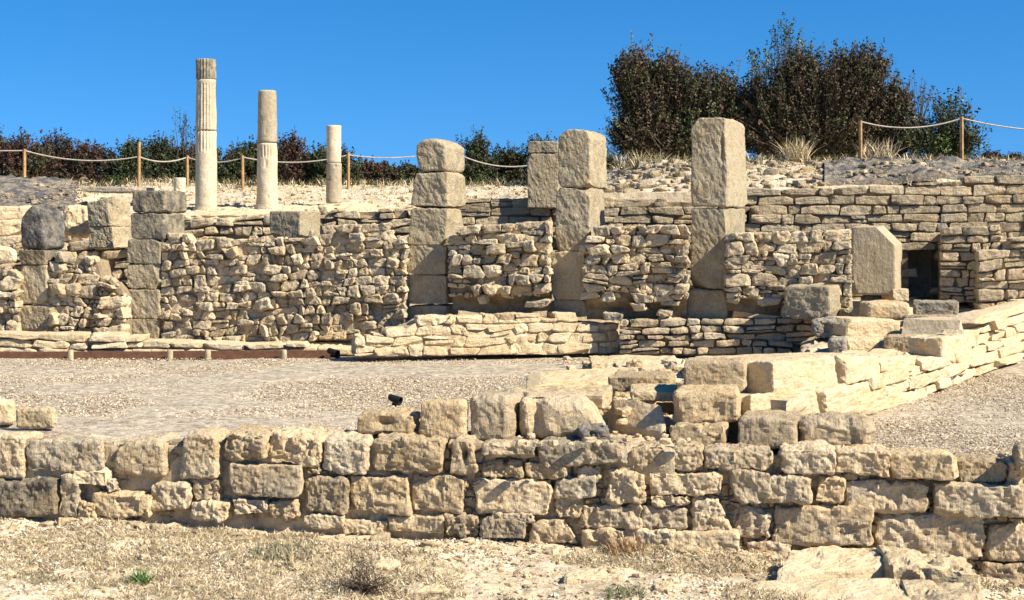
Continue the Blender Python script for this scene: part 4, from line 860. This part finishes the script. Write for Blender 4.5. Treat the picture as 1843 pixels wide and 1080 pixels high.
scree('scree', 'small pale pebbles on the sandy bank behind the columns', pts, .012, .07, 'pale')
pts = []
for _ in range(420):
    px = random.uniform(-20, 165) if random.random() < .45 else random.uniform(1500, 1843)
    if px < 300: t_ = random.random(); p = at(px, 372-t_*50, 25.6+3.2*t_)
    else: t_ = random.random(); p = at(px, 330-t_*42, 23.4+2.6*t_)
    p[2] = max(p[2], bank_z(p[0], p[1])+.07); pts.append(tuple(p))
scree('scree', 'pale stones weighing down the two blue-grey membranes', pts, .015, .075, 'far', n=5, tint=lambda: (random.uniform(.45, 1.0), random.uniform(.1, .9), random.uniform(0, .6)))

# ------------------------------------------------------------------ foreground ground: slabs, chips, dry plants
GP = 'flat paving slabs in the lower right corner'
slab('paving_slab', 'large sunlit paving slab directly below the wall, the upper one', 'paving slab', [(1425, 984), (1580, 978), (1650, 1012), (1392, 1036)], [-.60, -.60, -.66, -.66], .3, tint=(1.05, .4, .15), n=28, group=GP, ridge=.03)
slab('paving_slab', 'broad thick-edged paving slab with a brown broken front edge, against the wall at the right', 'paving slab', [(1575, 980), (1735, 996), (1768, 1022), (1600, 1018)], [-.58, -.58, -.60, -.62], .35, tint=(.97, .75, .15), n=28, group=GP, ridge=.05)
slab('paving_slab', 'lowest broad paving slab running out of the bottom of the picture', 'paving slab', [(1370, 1040), (1640, 1038), (1700, 1110), (1240, 1110)], [-.70, -.68, -.74, -.76], .25, tint=(1.05, .35, .1), n=28, group=GP)
slab('paving_slab', 'greyish broken paving slab in front of the thick-edged one', 'paving slab', [(1610, 1042), (1760, 1046), (1800, 1095), (1640, 1100)], [-.68, -.68, -.72, -.74], .3, tint=(.85, .4, .3), n=22, group=GP, ridge=.05)
GL = 'flat stones lying in the dry foreground'
for lab, q in [('palest flat stone lying right of the dry shrub', [(770, 1020), (820, 1018), (850, 1040), (790, 1046)]), ('tan flat stone in front of the palest one, near the bottom edge', [(735, 1044), (800, 1042), (810, 1060), (730, 1062)]), ('flat stone just behind the dry shrub, near the wall foot', [(680, 1000), (720, 1002), (722, 1018), (672, 1016)]),
               ('bluish flat stone in the middle of the foreground', [(1020, 1025), (1085, 1020), (1090, 1040), (1015, 1042)]), ('small pale flat stone left of the large paving slabs', [(1180, 1042), (1215, 1046), (1205, 1062), (1170, 1056)]), ('low flat stone in the bottom left corner', [(60, 1052), (120, 1050), (125, 1066), (55, 1068)])]:
    slab('flat_stone', lab, 'stone', q, gz(*flat_pt(sum(a for a, _ in q)/4, sum(b for _, b in q)/4, -.70)[:2])+.022, .10, tint=(random.uniform(.85, 1.1), random.uniform(.1, .5), .1), n=12, group=GL, rad=.2)
pts = []
for _ in range(3200):
    x = random.uniform(-4.6, 4.6); y = random.uniform(9.4, yfront(x)-.05); pts.append((x, y, gz(x, y)))
scree('pebbles', 'small pebbles and chips strewn over the foreground earth', pts, .006, .035, 'pale', tint=lambda: (random.uniform(.6, 1.1), random.uniform(.1, .8), 0))
pts = []
for _ in range(110):
    x = random.uniform(-4.6, 4.6); y = yfront(x)-abs(random.gauss(0, .25))-.02; pts.append((x, y, gz(x, y)))
scree('rubble', 'fist-sized rubble along the foot of the front wall', pts, .02, .075, 'front', n=7)
mb = MB(); rs = np.random.default_rng(8); n = 120000
x = rs.uniform(-4.8, 4.8, n); y = 9.3+(yfront(x)-9.35)*rs.random(n); P = np.stack([x, y, gz(x, y)], 1)
k = fbm(P*[1, 1.6, 0], .9, 21, 4)+.25*vn(P, 6, 2) > -.06; P = P[k]; n = len(P)
blades(mb, P, .05, pick([(.50, .40, .25), (.36, .27, .16), (.26, .19, .11), (.58, .49, .34), (.22, .2, .1)], n, rs), .0035, rs, 1.3)
tag(mb.build('dry_grass', M['leaf'], smooth=False), 'trampled dry grass and straw over the foreground earth', 'grass', kind='stuff')
rs = np.random.default_rng(32); n = 26000; x = rs.uniform(-4.8, 4.8, n); y = 9.3+(yfront(x)-9.3)*rs.random(n)
k = fbm(np.stack([x, y*1.5, 0*x], 1), 1.4, 9, 3)+rs.normal(size=n)*.35 > .25; x, y = x[k], y[k]; n = len(x)
cg = np.array([(.78, .69, .54), (.55, .45, .31), (.3, .22, .14), (.85, .78, .64), (.22, .16, .1)])[rs.integers(0, 5, n)]*rs.uniform(.8, 1.1, (n, 1))
mb = MB(); octas(mb, np.stack([x, y, gz(x, y)+.006], 1), .008+.010*rs.random(n)**2, cg, rs)
tag(mb.build('gravel', M['leaf_matte']), 'crumbs of earth and grit over the foreground', 'gravel', kind='stuff')
rs = np.random.default_rng(35); n = 16000; x = rs.uniform(-4.8, 4.8, n); y = 9.3+(yfront(x)-9.3)*rs.random(n)
mb = MB(); P = np.stack([x, y, gz(x, y)+.012], 1); blades(mb, P, .035, pick([(.45, .35, .2), (.3, .22, .13), (.15, .11, .07), (.5, .42, .28)], n, rs), .003, rs, 3.)
tag(mb.build('straw_litter', M['leaf'], smooth=False), 'short straw litter lying thinly over the foreground earth', 'straw', kind='stuff')
def g_at(px, py): p = flat_pt(px, py, -.68); return (p[0], p[1], gz(p[0], p[1]))
tuft('grass_tuft', 'small bright green tuft left of centre near the bottom edge', 'grass tuft', g_at(252, 1046), 120, .10, .045, [(.08, .14, .04), (.12, .18, .06)], .005, seed=11)
tuft('grass_tuft', 'wide grey-green patch of low weeds below the wall, left of the dry shrub', 'grass tuft', g_at(510, 1000), 900, .07, .16, [(.12, .14, .07), (.2, .19, .11), (.3, .26, .16)], .004, lean=.9, seed=12)
tuft('grass_tuft', 'green weed tuft at the bottom edge right of centre', 'grass tuft', g_at(1125, 1060), 260, .07, .09, [(.10, .13, .05), (.2, .18, .1)], .004, lean=.8, seed=13)
tuft('grass_tuft', 'sparse green tuft in the lower left corner', 'grass tuft', g_at(60, 1050), 420, .06, .16, [(.14, .14, .07), (.25, .2, .12)], .004, lean=.9, seed=14)
tuft('grass_tuft', 'dark little weed at the bottom edge, middle of the picture', 'grass tuft', g_at(925, 1066), 150, .07, .05, [(.08, .10, .04), (.15, .13, .08)], .004, lean=.8, seed=16)
tuft('dry_grass_tuft', 'reddish dry tuft growing at the wall foot, right of the middle', 'grass tuft', g_at(1128, 985), 220, .16, .09, [(.32, .18, .08), (.42, .30, .16), (.2, .12, .06)], .004, lean=.6, seed=17)
tuft('dry_grass_tuft', 'tall bleached stalks standing left of the dry shrub', 'grass tuft', g_at(525, 1022), 12, .26, .02, ST, .004, lean=.3, seed=18)
b0 = g_at(655, 1050)
bush('dry_shrub', 'low twiggy dead shrub on the foreground earth', 'shrub', b0, [((0, 0, .10), (.26, .2, .10), 3), ((-.02, 0, .24), (.10, .08, .18), .7)], 170, 5, .016, [(.10, .07, .05), (.16, .10, .06), (.07, .05, .04)], seed=21, spread=.02, over=1.4, twr=.004)
